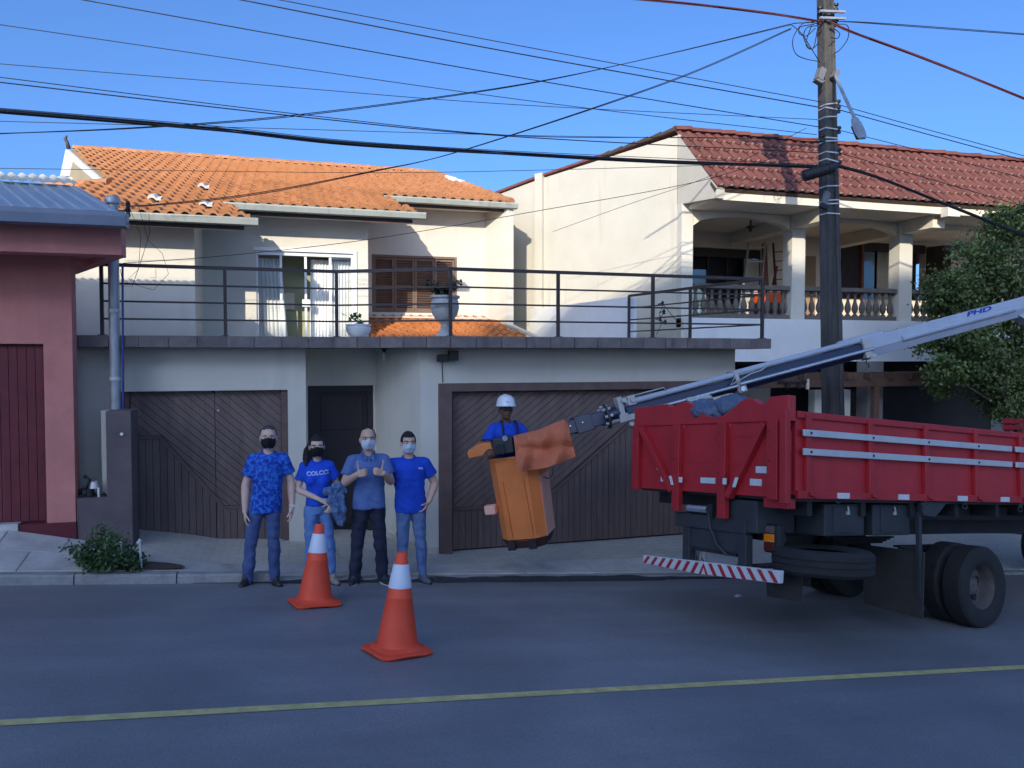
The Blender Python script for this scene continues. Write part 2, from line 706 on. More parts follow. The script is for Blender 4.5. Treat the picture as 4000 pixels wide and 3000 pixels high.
# the near side pavement and the tall building across the street that shades the road
sheet('near_pavement', -60, 60, -.68, 0.9, mat('pale_paving', (0.5, 0.49, 0.46), .9, .1, 2), 0.1)
bld = thing('apartment_building', 'tall white apartment block across the street, behind the photographer', 'building', (-16, -32, 0))
pl2 = MB()
pl2.quad((-60, -40, gz(-60, -1) + .1), (60, -40, gz(60, -1) + .1), (60, -.68, gz(60, -.68) + .1), (-60, -.68, gz(-60, -.68) + .1))
struct(pl2.build('forecourt', MATS['pale_paving'], fix=False))
M_APT = mat('apartment_plaster', (0.78, 0.76, 0.72), 0.9, 0.05, 1, 0.2, 20)
AY = -28.0                                              # its street front
for x0, x1, h in ((-34, -20.2, 3.68 + .43 * (13.6 - AY)), (-20.2, 0.5, 4.38 + .43 * (13.6 - AY))):
    MB().box(x0, x1, AY - 9, AY - .4, -6, h - 0.35).build('wall', M_APT, bld)
    MB().box(x0, x1, AY - 9.4, AY, h - 0.35, h).build('roof', M_APT, bld)
M_GLS = mat('dark_glass', (0.03, 0.035, 0.04), 0.12, 0.1, 2)
for k in range(6):
    for i in range(10):
        xx = -32.5 + i * 3.3
        w = MB().box(xx, xx + 1.3, AY - .42, AY - .37, 1.6 + k * 3.1, 2.8 + k * 3.1).build('window', M_GLS, bld)
        MB().box(xx - .08, xx + 1.38, AY - .40, AY - .30, 1.5 + k * 3.1, 1.6 + k * 3.1).build('sill', M_CONC, w)

# ================================================================ roofs: tiles laid one by one
def tile_mesh(name, w, l, h, m, m2=None, barrel=0.62, lift=0.045):
    """clay roof tile: rolled barrel and pan, lower end lifted over the row below"""
    xs = [0, .06, .16, .31, .46, .56, barrel, .74, .88, 1.0]
    prof = []
    for t in xs:
        z = h * math.sin(PI * t / barrel) ** 0.8 if 0 < t < barrel else -h * 0.12 * math.sin(PI * max(0, t - barrel) / (1 - barrel))
        prof.append((t * w - w / 2, z))
    mb = MB()
    n = len(prof)
    vs = [(x, 0, z + lift) for x, z in prof] + [(x * 0.90 - w * .02, l * 1.06, z * 0.72) for x, z in prof] + [(x, 0.004, max(z * .78, 0) + lift * .12 - .004) for x, z in prof]
    fs = [(i, i + 1, n + i + 1, n + i) for i in range(n - 1)] + [(2 * n + i, 2 * n + i + 1, i + 1, i) for i in range(n - 1)]
    mb.add(vs, fs)
    me = mb.mesh(name, m, True)
    me.set_sharp_from_angle(angle=rad(50))
    if m2:
        me.materials.append(m2)
        for p in list(me.polygons)[n - 1:]:
            if p.index - (n - 1) in (2, 3):
                p.material_index = 1
    return me


def lay_tiles(parent, me, O, u, v, n, w, l, uv_poly, pick=None, limit=300, jitter=0.004):
    """tiles over a roof polygon given in (u, v) metres; the largest 300 as parts, the rest as one field"""
    us, vs = [p[0] for p in uv_poly], [p[1] for p in uv_poly]
    spots = []
    j = 0
    b = min(vs)
    while b + j * l < max(vs):
        i = 0
        a = min(us)
        while a + i * w < max(us):
            p = (a + (i + .5) * w, b + (j + .25) * l)
            if inside(p, uv_poly):
                spots.append((p[0], b + j * l))
            i += 1
        j += 1
    R = Matrix((u, v, n)).transposed().to_4x4()
    mats = []
    for a, b_ in spots:
        P = O + u * a + v * b_ + n * random.uniform(0, jitter)
        mats.append(Matrix.Translation(P) @ R @ Matrix.Rotation(random.uniform(-.02, .02), 4, 'Z'))
    mats.sort(key=lambda q: (q.to_translation() - CAM).length)
    for q in mats[:limit]:
        o = bpy.data.objects.new('roof_tile', me)
        COL.objects.link(o)
        o.parent = parent
        o.matrix_parent_inverse = WM[parent.name].inverted() if parent.name in WM else Matrix()
        o.matrix_basis = q
        if pick:
            pick(o, q)
    if len(mats) > limit:
        mb = MB()
        vv = [p.co.copy() for p in me.vertices]
        ff = [tuple(p.vertices) for p in me.polygons]
        for q in mats[limit:]:
            mb.add([q @ p for p in vv], ff)
        f = mb.build('roof_tile_field', me.materials[0], parent, fix=False, auto=50)
        for k, p in enumerate(f.data.polygons):
            pass
        f['kind'] = 'stuff'


# ================================================================ pink house on the left
M_PINK = mat('pink_plaster', (0.58, 0.225, 0.19), 0.9, 0.12, 2.5, 0.3, 70, streak=((0.44, 0.17, 0.15), 0.5, 3, 0.52))
M_MAROON = mat('maroon_paint', (0.13, 0.014, 0.022), 0.6, 0.25, 5, 0.2, 40, streak=((0.16, 0.05, 0.05), 0.4, 12))
M_PLINTH = mat('maroon_plinth', (0.13, 0.02, 0.03), 0.85, 0.2, 4, 0.3, 40)
M_BLUEROOF = mat('galvanised_roof_sheet', (0.44, 0.47, 0.50), 0.42, 0.1, 2, 0.08, 20, metal=0.4, rnd=0.04)
M_BLUEGUT = mat('slate_blue_gutter', (0.20, 0.235, 0.30), 0.45, 0.12, 3)
M_WTILE = mat('white_painted_tile', (0.72, 0.72, 0.68), 0.7, 0.15, 8, 0.2, 40, rnd=0.08)

pink = thing('pink_house', 'pink house with maroon door and grey metal roof at the left edge', 'house', (-5, 9.9, 0.4))
MB().add(*(lambda m: (m.v, m.f))(walls(-9, -2.37, 0.45, 3.9, 9.9, 10.1, [(-4.3, -2.665, 0.45, 2.71)]))).build('wall', M_PINK, pink)
MB().prism([(-2.38, 10.1, -0.2), (-2.58, 10.1, -0.2), (-6.0, 14.5, -0.2), (-5.8, 14.5, -0.2)], (0, 0, 4.1)).build('side_wall', M_PINK, pink)
MB().box(-2.95, -2.362, 9.88, 10.12, -0.2, 0.655).build('plinth', M_PLINTH, pink)
MB().box(-9, -2.95, 9.86, 10.12, -0.2, 0.672).build('door_step', M_CONC, pink)
door = MB().box(-4.3, -2.67, 9.99, 10.03, 0.665, 2.7).build('door', M_MAROON, pink)
x = -4.3
while x < -2.72:
    MB().box(x + .003, x + .087, 9.972, 9.99, 0.68, 2.69).build('board', M_MAROON, door)
    x += 0.09
MB().box(-2.70, -2.665, 9.955, 10.03, 0.665, 2.71).build('door_frame', M_PLINTH, pink)
MB().box(-9, -1.70, 9.15, 9.40, 3.655, 3.955).build('beam', M_PINK, pink, bevel=0.006)
MB().prism([(-9, 9.40, 3.72), (-1.72, 9.40, 3.72), (-2.2, 10.4, 3.72), (-9, 10.4, 3.72)], (0, 0, 0.06)).build('soffit', M_PINK, pink)
MB().prism([(-1.72, 9.40, 3.66), (-1.86, 9.40, 3.66), (-3.3, 12.5, 3.66), (-3.16, 12.5, 3.66)], (0, 0, .3)).build('side_beam', M_PINK, pink)
# metal roof: sheets with a rib, laid along the slanting boundary
G, Rr = Vector((-1.62, 8.97, 4.055)), Vector((-2.46, 10.75, 4.665))
dn = (Rr - G)
nn = Vector((1, 0, 0)).cross(dn).normalized()
w = 0.155
prof = [(0, 0), (.06, 0), (.075, .022), (.10, .022), (.115, 0), (w, 0)]
for i in range(36):
    o0 = G - Vector((w * (i + 1), 0, 0))
    mb = MB()
    pts = [o0 + Vector((a, 0, 0)) + nn * h for a, h in prof]
    for k in range(len(pts) - 1):
        mb.quad(pts[k], pts[k + 1], pts[k + 1] + dn, pts[k] + dn)
    mb.build('roof_sheet', M_BLUEROOF, pink, fix=False)
# gutter along the front
mb = MB()
sec = [(9.0, 4.075), (9.0, 3.945), (8.86, 3.945), (8.84, 4.065), (8.81, 4.065), (8.81, 4.015), (8.83, 3.92), (9.03, 3.92), (9.03, 4.075)]
mb.prism([(-9, a, b) for a, b in sec], (7.40, 0, 0)).build('gutter', M_BLUEGUT, pink)
MB().prism([(-9, 8.92, 3.97), (-1.625, 8.92, 3.97), (-2.49, 10.75, 4.60), (-9, 10.75, 4.60)], (0, 0, .04)).build('roof_deck', M_BLUEGUT, pink)
# white painted tiles along the top
wt = tile_mesh('ridge_tile', 0.115, 0.17, 0.035, M_WTILE, barrel=0.8)
uu, vv_ = Vector((1, 0, 0)), Vector((-0.43, 0.9, 0.30)).normalized()
for r in range(3):
    for i in range(34):
        o = bpy.data.objects.new('ridge_tile', wt)
        COL.objects.link(o)
        adopt(o, pink)
        P = Rr + Vector((-0.10 - 0.115 * i, 0, 0.03)) + vv_ * (0.15 * r)
        n_ = uu.cross(vv_).normalized()
        o.matrix_basis = Matrix.Translation(P) @ Matrix((uu, (vv_ - uu * vv_.dot(uu)).normalized(), n_)).transposed().to_4x4()
MB().prism([(-9, 10.75, 4.62), (-2.49, 10.75, 4.62), (-2.69, 11.2, 4.75), (-9, 11.2, 4.75)], (0, 0, .03)).build('ridge_bed', M_WTILE, pink)

# meter wall between the two houses
M_DKWALL = mat('dark_brown_render', (0.135, 0.105, 0.11), 0.92, 0.2, 3, 0.6, 60, streak=((0.17, 0.14, 0.12), 0.45, 4))
mw = thing('meter_wall', 'dark brown rendered L shaped meter wall between pink house and garage', 'wall', (-2.0, 9.9, 0.2))
MB().prism([(-2.36, 9.9, -.1), (-1.77, 9.9, -.1), (-1.77, 9.9, 1.93), (-2.04, 9.9, 1.93), (-2.04, 9.9, .92), (-2.36, 9.9, .92)], (0, .42, 0)).build('wall_body', M_DKWALL, mw, bevel=0.008)
M_CREAM = mat('cream_plaster', (0.64, 0.605, 0.52), 0.9, 0.05, 1.6, 0.18, 60, streak=((0.46, 0.43, 0.36), 0.3, 3, 0.55))
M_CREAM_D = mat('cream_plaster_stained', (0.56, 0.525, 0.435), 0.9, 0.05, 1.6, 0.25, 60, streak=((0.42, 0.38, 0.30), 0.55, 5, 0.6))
MB().box(-2.13, -2.045, 10.1, 10.31, .93, 1.925).build('side_return', M_CREAM_D, mw)
MB().cyl((-1.87, 9.902, 1.66), (-1.87, 9.885, 1.66), .018, n=12).build('round_plate', M_WTILE, mw)
# tap and meter on the low part
M_BLACK = mat('black_plastic', (0.012, 0.012, 0.014), 0.5, 0.2, 10)
M_PVC = mat('white_pvc', (0.62, 0.62, 0.60), 0.4, 0.08, 8)
tp = thing('water_meter', 'small water meter with dark pipes on the low dark wall', 'meter', (-2.2, 10.0, .92))
MB().cyl((-2.24, 10.0, .93), (-2.24, 10.0, 1.02), .045, n=14).build('meter_body', M_BLACK, tp, auto=40)
MB().cyl((-2.19, 10.0, 1.02), (-2.19, 10.0, 1.10), .05, .035, n=14).build('meter_cap', M_PVC, tp, auto=40)
MB().tube([(-2.34, 10.0, .95), (-2.34, 10.0, 1.0), (-2.28, 10.0, 1.03), (-2.24, 10.0, 1.12), (-2.30, 10.0, 1.17)], .02, 8).build('pipe', M_BLACK, tp, True)
MB().cyl((-2.14, 9.97, .92), (-2.14, 9.97, 1.03), .016, n=10).build('valve', M_PVC, tp)
MB().tube([(-2.14, 9.97, .95), (-2.08, 9.97, .96)], .014, 8).build('outlet_pipe', M_BLACK, tp)

# service post
M_GALV = mat('galvanised_steel', (0.42, 0.44, 0.46), 0.5, 0.15, 8, 0.1, 60, metal=0.5)
sp = thing('service_post', 'galvanised steel service post rising from the dark meter wall', 'post', (-1.97, 10.27, 1.9))
b0, b1 = at(451, 1600, 10.27), at(440, 790, 10.27)
b0.z = 1.5
MB().cyl(b0, b1, .062, n=18).build('pipe', M_GALV, sp, auto=40)
MB().lathe([(.085, 0), (.09, .05), (.07, .09), (.01, .1)], b1 - Vector((0, 0, .02)), 16).build('cap', M_GALV, sp, auto=40)
MB().tube([b0 + Vector((.085, -.02, .2)), b1 + Vector((.10, -.02, -.75))], .013, 8).build('conduit', mat('blue_conduit', (.03, .06, .25), .5), sp)
for z in (2.28, 3.1):
    MB().lathe([(.07, 0), (.072, .02), (.07, .04)], (b0.x + (b1.x - b0.x) * (z - b0.z) / (b1.z - b0.z), b0.y, z), 16).build('clamp', M_PVC, sp)
bi = MB().bar(b1 + Vector((0, 0, -.1)), b1 + Vector((.2, -.02, -.1)), .02, .02)
bi.build('bracket', M_BLACK, sp)
MB().lathe([(.018, -.1), (.03, -.07), (.02, -.03), (.032, 0), (.02, .03), (.03, .07), (.015, .1)], b1 + Vector((.17, -.02, -.08)), 10).build('insulator', M_BLACK, sp)
lp = [b1 + Vector(q) for q in ((.2, -.02, -.1), (.32, -.1, -.4), (.28, -.05, -.8), (.12, 0, -.95), (.45, -.1, -1.05), (.62, -.1, -.85), (.55, -.08, -.6), (.4, -.1, -.45), (.3, -.1, -.05))]
MB().tube(lp, .003, 5).build('loose_wire', M_BLACK, sp)
lp = [b1 + Vector(q) for q in ((.4, -.02, -.12), (.42, -.1, -.35), (.34, -.05, -.6), (.2, 0, -1.0), (.1, 0, -1.0), (.07, 0, -.8))]
MB().tube(lp, .0035, 5).build('loose_wire', M_BLACK, sp)

# ================================================================ cream house in the middle
M_BROWN = mat('brown_garage_wood', (0.16, 0.115, 0.103), 0.75, 0.2, 6, 0.3, 50, rnd=0.06, stretch=(1, 1, .25), streak=((0.30, 0.25, 0.22), 0.5, 26, 0.66))
M_BROWNF = mat('brown_frame_wood', (0.14, 0.092, 0.082), 0.75, 0.2, 5, 0.2, 40)
M_DARKDOOR = mat('dark_entrance_wood', (0.022, 0.016, 0.018), 0.6, 0.2, 6, 0.2, 40)
M_FASC = mat('grey_brown_stone_tile', (0.165, 0.14, 0.135), 0.85, 0.2, 8, 0.4, 50, rnd=0.12, streak=((0.03, 0.03, 0.035), 0.6, 6))
M_SOFF = mat('slab_underside', (0.42, 0.40, 0.37), 0.9, 0.1, 2)
M_RAIL = mat('dark_brown_rail_paint', (0.035, 0.026, 0.024), 0.5, 0.2, 10)
M_TILE = mat('orange_clay_tile', (0.42, 0.175, 0.07), 0.85, 0.25, 4, 0.3, 60, rnd=0.16, col2=(0.53, 0.255, 0.115))
M_GUT = mat('grey_green_gutter', (0.36, 0.385, 0.34), 0.6, 0.1, 4, streak=((0.16, 0.17, 0.15), 0.5, 9))
M_FBRD = mat('brown_fascia_board', (0.075, 0.05, 0.04), 0.7, 0.2, 6)
M_SOFW = mat('cream_soffit', (0.66, 0.60, 0.48), 0.85, 0.06, 2)
M_WHITE = mat('white_paint', (0.80, 0.80, 0.78), 0.55, 0.04, 4)

house = thing('cream_house', 'cream two storey house with orange tile roof and brown garage doors', 'house', (1.0, 10.6, 0.1))

# ---- ground floor walls
walls(-3.2, 0.235, -0.1, 2.68, 10.65, 10.9, [(-2.03, 0.0, -0.1, 2.125)]).build('wall', M_CREAM, house)
MB().box(0.02, 0.236, 10.905, 11.5, -0.1, 2.68).build('wall', M_CREAM, house)
walls(0.1, 1.35, -0.1, 2.68, 11.32, 11.5, [(0.275, 1.2, -0.1, 2.15)]).build('wall', M_CREAM, house)
a, b = Vector((1.24, 11.3, -.1)), Vector((1.68, 10.05, -.1))
MB().prism([a, b, b + Vector((.25, .08, 0)), a + Vector((.25, .08, 0))], (0, 0, 2.78)).build('angled_wall', M_CREAM, house)
MB().prism([a - Vector((.012, .004, 0)), b - Vector((.012, .012, 0)), b + Vector((.05, 0, 0)), a + Vector((.05, 0, 0))], (0, 0, .16)).build('tile_skirting', M_BED, house)
walls(1.68, 6.4, -0.3, 2.68, 10.05, 10.3, [(1.92, 5.95, -0.3, 2.21)]).build('wall', M_CREAM, house)
MB().box(1.685, 1.915, 10.035, 10.05, -.1, .02).build('tile_skirting', M_BED, house)
MB().prism([(6.398, 10.302, -.5), (6.2, 10.302, -.5), (5.6, 13.5, -.5), (5.8, 13.5, -.5)], (0, 0, 3.18)).build('wall', M_CREAM, house)
MB().box(-3.2, 6.0, 12.6, 12.7, -.6, 2.68).build('inner_wall', M_DARKDOOR, house)

# ---- terrace slab with stone tiles along its edge
front = [Vector((-3.4, 10.28, 0)), Vector((0.60, 10.28, 0)), Vector((1.98, 9.55, 0)), Vector((6.66, 9.55, 0)), Vector((6.08, 13.0, 0)), Vector((5.4, 17.0, 0)), Vector((-3.4, 17.0, 0))]
MB().prism([p + Vector((0, .02, 2.685)) for p in front], (0, 0, .13)).build('terrace_slab', M_SOFF, house)
for k in range(4):
    p, q = front[k], front[k + 1]
    if k == 3:
        q = p + (q - p).normalized() * 1.6
    d = (q - p)
    L = d.length
    d.normalize()
    nr = Vector((d.y, -d.x, 0))
    n = max(1, round(L / 0.335))
    for i in range(n):
        c = p + d * (L * (i + .5) / n) + Vector((0, 0, 2.752))
        MB().obox(c + nr * random.uniform(.0, .004), d * (L / n / 2 - .0035), nr * .012, Vector((0, 0, .071 + random.uniform(0, .003)))).build('fascia_tile', M_FASC, house, bevel=.003)

# ---- garage door on the left
gd = MB().box(-2.03, 0.0, 10.80, 10.83, -0.05, 2.12).build('garage_door', M_DARKDOOR, house)
gl, gr, gb, gt = -1.93, -0.09, 0.04, 2.115
h1 = at(620, 1715, 10.76).z
h2 = at(880, 1990, 10.76).z
xa, xb = at(625, 1715, 10.76).x, at(872, 1988, 10.76).x
planks(gd, M_BROWN, [(gl, gb), (gr, gb), (gr, h2), (xb, h2), (xa, h1), (gl, h1)], 0, .085, 10.775, .022, seams=(-.92,))
off = .05
planks(gd, M_BROWN, [(gl, h1 + off), (xa + .02, h1 + off), (xb + .02, h2 + off), (gr, h2 + off), (gr, gt), (gl, gt)], rad(48), .082, 10.77, .022, seams=(-.92,))
MB().bar((gl, 10.765, h1 + off / 2), (xa + .01, 10.765, h1 + off / 2), .02, .045).build('batten', M_BROWNF, gd)
MB().bar((xa, 10.765, h1 + off / 2), (xb + .01, 10.765, h2 + off / 2), .02, .045).build('batten', M_BROWNF, gd)
MB().bar((xb, 10.763, h2 + off / 2), (gr, 10.763, h2 + off / 2), .02, .045).build('batten', M_BROWNF, gd)
MB().box(-0.085, -0.004, 10.70, 10.80, -0.02, 2.12).build('door_post', M_BROWNF, gd)
MB().box(-2.025, -1.935, 10.72, 10.80, -0.02, 2.12).build('door_post', M_BROWNF, gd)
MB().cyl((-.88, 10.77, 1.86), (-.88, 10.755, 1.86), .012, n=8).build('knob', M_PVC, gd)

# ---- entrance door
ed = MB().box(0.275, 1.2, 11.42, 11.46, -0.02, 2.15).build('entrance_door', M_DARKDOOR, house)
MB().box(0.28, 0.37, 11.36, 11.42, -0.02, 2.15).build('door_frame', M_DARKDOOR, ed)
MB().box(1.12, 1.195, 11.36, 11.42, -0.02, 2.15).build('door_frame', M_DARKDOOR, ed)
MB().box(0.37, 1.12, 11.36, 11.42, 2.06, 2.15).build('door_frame', M_DARKDOOR, ed)
for z0, z1 in ((.1, .75), (.85, 1.4), (1.5, 2.0)):
    MB().box(0.45, 1.05, 11.405, 11.42, z0, z1).build('door_panel', M_DARKDOOR, ed, bevel=.01)
MB().cyl((.47, 11.40, 1.02), (.47, 11.36, 1.02), .02, n=10).build('handle', M_GALV, ed)

# ---- garage door on the right
g2 = MB().box(1.92, 5.95, 10.20, 10.23, -0.2, 2.21).build('garage_door', M_DARKDOOR, house)
MB().box(1.925, 2.10, 10.02, 10.19, -0.11, 2.205).build('door_post', M_BROWNF, g2, bevel=.004)
MB().box(2.10, 5.945, 10.03, 10.19, 2.10, 2.205).build('door_lintel', M_BROWNF, g2, bevel=.004)
gl, gr, gb, gt = 2.135, 5.9, -0.055, 2.085
h1 = at(1850, 1992, 10.15).z
h2 = at(2470, 1665, 10.15).z
xa, xb = at(2105, 1992, 10.15).x, at(2455, 1665, 10.15).x
planks(g2, M_BROWN, [(gl, gb), (gr, gb), (gr, h2), (xb, h2), (xa, h1), (gl, h1)], 0, .088, 10.165, .022)
planks(g2, M_BROWN, [(gl, h1 + off), (xa - .02, h1 + off), (xb - .02, h2 + off), (gr, h2 + off), (gr, gt), (gl, gt)], rad(128), .082, 10.16, .022)
MB().bar((gl, 10.155, h1 + off / 2), (xa, 10.155, h1 + off / 2), .02, .045).build('batten', M_BROWNF, g2)
MB().bar((xa, 10.155, h1 + off / 2), (xb, 10.155, h2 + off / 2), .02, .045).build('batten', M_BROWNF, g2)
MB().bar((xb, 10.153, h2 + off / 2), (gr, 10.153, h2 + off / 2), .02, .045).build('batten', M_BROWNF, g2)

# ---- upper storey walls, stepping back to the right
TZ = 2.72
YA, YB, YC = 13.6, 14.9, 16.7
gdx0, gdx1 = at(1000, 1000, YB).x, at(1380, 1000, YB).x
gdz = at(1200, 985, YB).z
wx0, wx1 = at(1452, 1000, YC).x, at(1785, 1000, YC).x
wz0, wz1 = at(1600, 1222, YC).z, at(1600, 998, YC).z
xAB = at(760, 1000, YA).x
xBC = at(1437, 900, YB).x
xC = at(1895, 900, YC).x
RM = 0.36
roofz = lambda Y: 4.78 + RM * (Y - 13.0)
walls(-5.2, xAB, TZ, roofz(YA) - .14, YA, YA + .2).build('upper_wall', M_CREAM, house)
MB().box(xAB - .2, xAB, YA + .2, YB, TZ, roofz(YA) - .14).build('upper_wall', M_CREAM, house)
walls(xAB - .2, xBC, TZ, roofz(YB) - .14, YB, YB + .2, [(gdx0, gdx1, TZ, gdz)]).build('upper_wall', M_CREAM, house)
MB().box(xBC - .2, xBC, YB + .2, YC, TZ, roofz(YB) - .14).build('upper_wall', M_CREAM, house)
walls(xBC - .2, xC, TZ, roofz(YC) - .14, YC, YC + .2, [(wx0, wx1, wz0, wz1)]).build('upper_wall', M_CREAM, house)
we = at(1980, 900, 16.05)
MB().prism([(xC, YC, TZ), (we.x, 16.02, TZ), (we.x + .15, 16.05, TZ), (xC + .1, YC + .2, TZ)], (0, 0, roofz(16.05) - TZ - .1)).build('wing_wall', M_CREAM, house)
MB().prism([(we.x + .14, 16.06, TZ), (we.x + .0, 16.06, TZ), (we.x - 1.4, 20, TZ), (we.x - 1.2, 20, TZ)], (0, 0, roofz(16.1) - TZ - .1)).build('upper_wall', M_CREAM, house)
MB().box(-5, 3.5, 19.5, 19.7, TZ, 6.6).build('back_wall', M_CREAM, house)
c = at(597, 1068, YA)
MB().box(c.x - .045, c.x + .045, YA - .012, YA, c.z - .07, c.z + .07).build('switch_plate', M_SOFW, house, bevel=.004)

# ---- roof of clay tiles
RU, RV = Vector((1, 0, 0)), Vector((0, 1, RM)).normalized()
RN = RU.cross(RV)
sl = math.sqrt(1 + RM * RM)
RO = Vector((0, 13.0, 4.78))
YGA, YGB, YGC, YR = 13.0, 14.3, 16.1, 20.5
rp = [(-3.9, YGA), (-0.60, YGA), (-1.02, YGB), (2.30, YGB), (1.95, YGC), (4.66, YGC), (3.72, YR), (-4.85, YR), (-3.0, 15.5), (-3.45, 15.2)]
uv = [(x, (y - 13.0) * sl) for x, y in rp]
white_spots = [on_plane(x, y, RO, RN) for x, y in ((455, 640), (768, 738), (545, 790), (798, 805), (1585, 705))]


def whiten(o, q):
    p = q.to_translation()
    for s in list(white_spots):
        if (p - s).length < .24:
            o.material_slots[0].link = 'OBJECT'
            o.material_slots[0].material = M_WTILE
            o.matrix_basis = q @ Matrix.Translation((0, 0, .03)) @ Matrix.Rotation(.06, 4, 'X')
            white_spots.remove(s)


tile = tile_mesh('roof_tile', .205, .33, .055, M_TILE)
MB().prism([RO + RU * a + RV * b - RN * .05 for a, b in uv], -RN * .06).build('roof_deck', M_FBRD, house)
lay_tiles(house, tile, RO + RN * .0, RU, RV, RN, .205, .33, uv, whiten)
MB().prism([(-4.85, YR, roofz(YR) - .05), (3.72, YR, roofz(YR) - .05), (4.2, 26, 5.4), (-6.9, 26, 5.4)], (0, 0, -.06)).build('roof_back', M_TILE, house)
x = -4.8
while x < 3.7:
    MB().prism([Vector((x, YR, roofz(YR))) + Vector((0, .13 * math.cos(t), .10 * math.sin(t) - .01)) for t in (0, .6, 1.2, 1.57, 2.0, 2.6, PI)], (.33, 0, random.uniform(-.012, .02))).build('ridge_tile', M_TILE, house)
    x += .315
MB().tube([(-4.9, YR, roofz(YR)), (-4.93, YR, roofz(YR) + .14), (-4.97, YR, roofz(YR) + .22), (-4.93, YR, roofz(YR) + .3)], [.05, .035, .04, .012], 8).build('finial', M_FBRD, house, True)
# verge of the hip side at the right
for i in range(9):
    t0, t1 = i / 9, (i + 1.06) / 9
    A, B = lerp(Vector((3.74, YR, roofz(YR))), Vector((4.68, YGC, roofz(YGC))), t0), lerp(Vector((3.74, YR, roofz(YR))), Vector((4.68, YGC, roofz(YGC))), t1)
    MB().cyl(A + Vector((0, 0, .02)), B + Vector((0, 0, .035)), .075, .085, 10).build('verge_tile', M_WTILE if i in (2, 3) else M_TILE, house)
# gable at the left end with white barge boards
ap, ft = Vector((-4.88, YR, roofz(YR) - .03)), Vector((-3.02, 15.5, roofz(15.5) - .03))
bk = Vector((-6.7, 25.5, 5.62))
MB().prism([ap, ft, Vector((ft.x, ft.y, 5.3)), Vector((bk.x, bk.y, 5.3)), bk], (.2, .1, 0)).build('gable_wall', mat('tan_gable', (.40, .33, .22), .9, .06, 2), house)
gn = Vector((ft.y - ap.y, -(ft.x - ap.x), 0)).normalized()
if gn.dot(CAM - ap) < 0:
    gn = -gn
dd = (ft - ap).normalized()
MB().prism([ap + gn * .02, ft + gn * .02, ft + gn * .02 + Vector((-.40, 1.075, -.06)), ap + gn * .02 - Vector((0, 0, .62)) + dd * .55], gn * .06).build('barge_board', M_WHITE, house)
MB().prism([on_plane(x, y, ap + gn * .075, gn) for x, y in ((286, 632), (270, 700), (312, 722), (366, 724), (374, 708))], gn * .012).build('gable_panel', MATS['tan_gable'], house)
dd = (bk - ap).normalized()
MB().prism([ap + gn * .025, ap + gn * .025 - Vector((0, 0, .62)), bk + gn * .025 - Vector((0, 0, .35)), bk + gn * .025], gn * .06).build('barge_board', M_WHITE, house)
for i in range(5):
    A = lerp(Vector((-3.05, 15.45, roofz(15.5) + .03)), Vector((-4.6, 16.4, roofz(15.5) + .03)), i / 5)
    MB().cyl(A, A + Vector((-.34, .21, .01)), .08, .07, 10).build('ridge_tile', M_TILE, house)
MB().prism([Vector((-3.45, 15.2, roofz(15.2))), Vector((-3.0, 15.5, roofz(15.5))), Vector((-4.7, 16.5, roofz(15.5))), Vector((-4.7, 15.0, roofz(14.9)))], (0, 0, -.05)).build('roof_skirt', M_TILE, house)
# gutters, fascia boards and soffits
for x0, x1, Yg, Yw, xw0 in ((-3.9, -.42, YGA, YA, -4), (-1.06, 2.48, YGB, YB, xAB), (1.92, 4.80, YGC, YC, xBC)):
    z = roofz(Yg)
    sec = [(Yg - .02, z + .0), (Yg - .02, z - .11), (Yg - .14, z - .11), (Yg - .17, z - .03), (Yg - .20, z - .03), (Yg - .20, z - .055), (Yg - .165, z - .135), (Yg + .01, z - .135), (Yg + .01, z)]
    MB().prism([(x0, p, q) for p, q in sec], (x1 - x0, 0, 0)).build('gutter', M_GUT, house)
    MB().prism([(x1 - .012, p, q) for p, q in ((Yg, z - .01), (Yg, z - .13), (Yg - .16, z - .13), (Yg - .185, z - .03))], (.012, 0, 0)).build('gutter_end', M_GUT, house)
    MB().box(x0 + .06, x1 - .22, Yg + .012, Yg + .05, z - .195, z - .02).build('fascia_board', M_FBRD, house)
    MB().prism([(x0 + .06, Yg + .05, z - .16), (x1 - .25, Yg + .05, z - .16), (x1 - .42, Yw + .02, z - .12), (x0 + .06, Yw + .02, z - .12)], (0, 0, .03)).build('soffit', M_SOFW, house)

# ---- glass door with curtains
M_GLASS = bpy.data.materials.new('clear_glass')
M_GLASS.use_nodes = True
_n, _l = M_GLASS.node_tree.nodes, M_GLASS.node_tree.links
_t, _g, _m, _f = _n.new('ShaderNodeBsdfTransparent'), _n.new('ShaderNodeBsdfGlossy'), _n.new('ShaderNodeMixShader'), _n.new('ShaderNodeFresnel')
_t.inputs[0].default_value = (.975, .985, .985, 1)
_g.inputs['Roughness'].default_value = .03
_f.inputs[0].default_value = 1.6
_l.new(_f.outputs[0], _m.inputs[0])
_l.new(_t.outputs[0], _m.inputs[1])
_l.new(_g.outputs[0], _m.inputs[2])
_l.new(_m.outputs[0], _n['Material Output'].inputs[0])
M_CURT = mat('white_curtain', (0.88, 0.88, 0.86), 0.9, 0.03, 3)
M_OLIVE = mat('olive_room_wall', (0.36, 0.37, 0.22), 0.9, 0.1, 2)
dr = MB().box(gdx0, gdx1, YB + .02, YB + .12, gdz - .07, gdz).build('glass_door', M_WHITE, house)
MB().box(gdx0 - .05, gdx1 + .06, YB - .03, YB, gdz, gdz + .06).build('door_trim', M_WHITE, dr)
MB().box(gdx1, gdx1 + .06, YB - .03, YB, TZ, gdz).build('door_trim', M_WHITE, dr)
for px_ in (1004, 1098, 1194, 1290, 1376):
    X = at(px_, 1100, YB + .07).x
    MB().box(X - .022, X + .022, YB + .04, YB + .11, TZ, gdz - .07).build('door_stile', M_WHITE, dr)
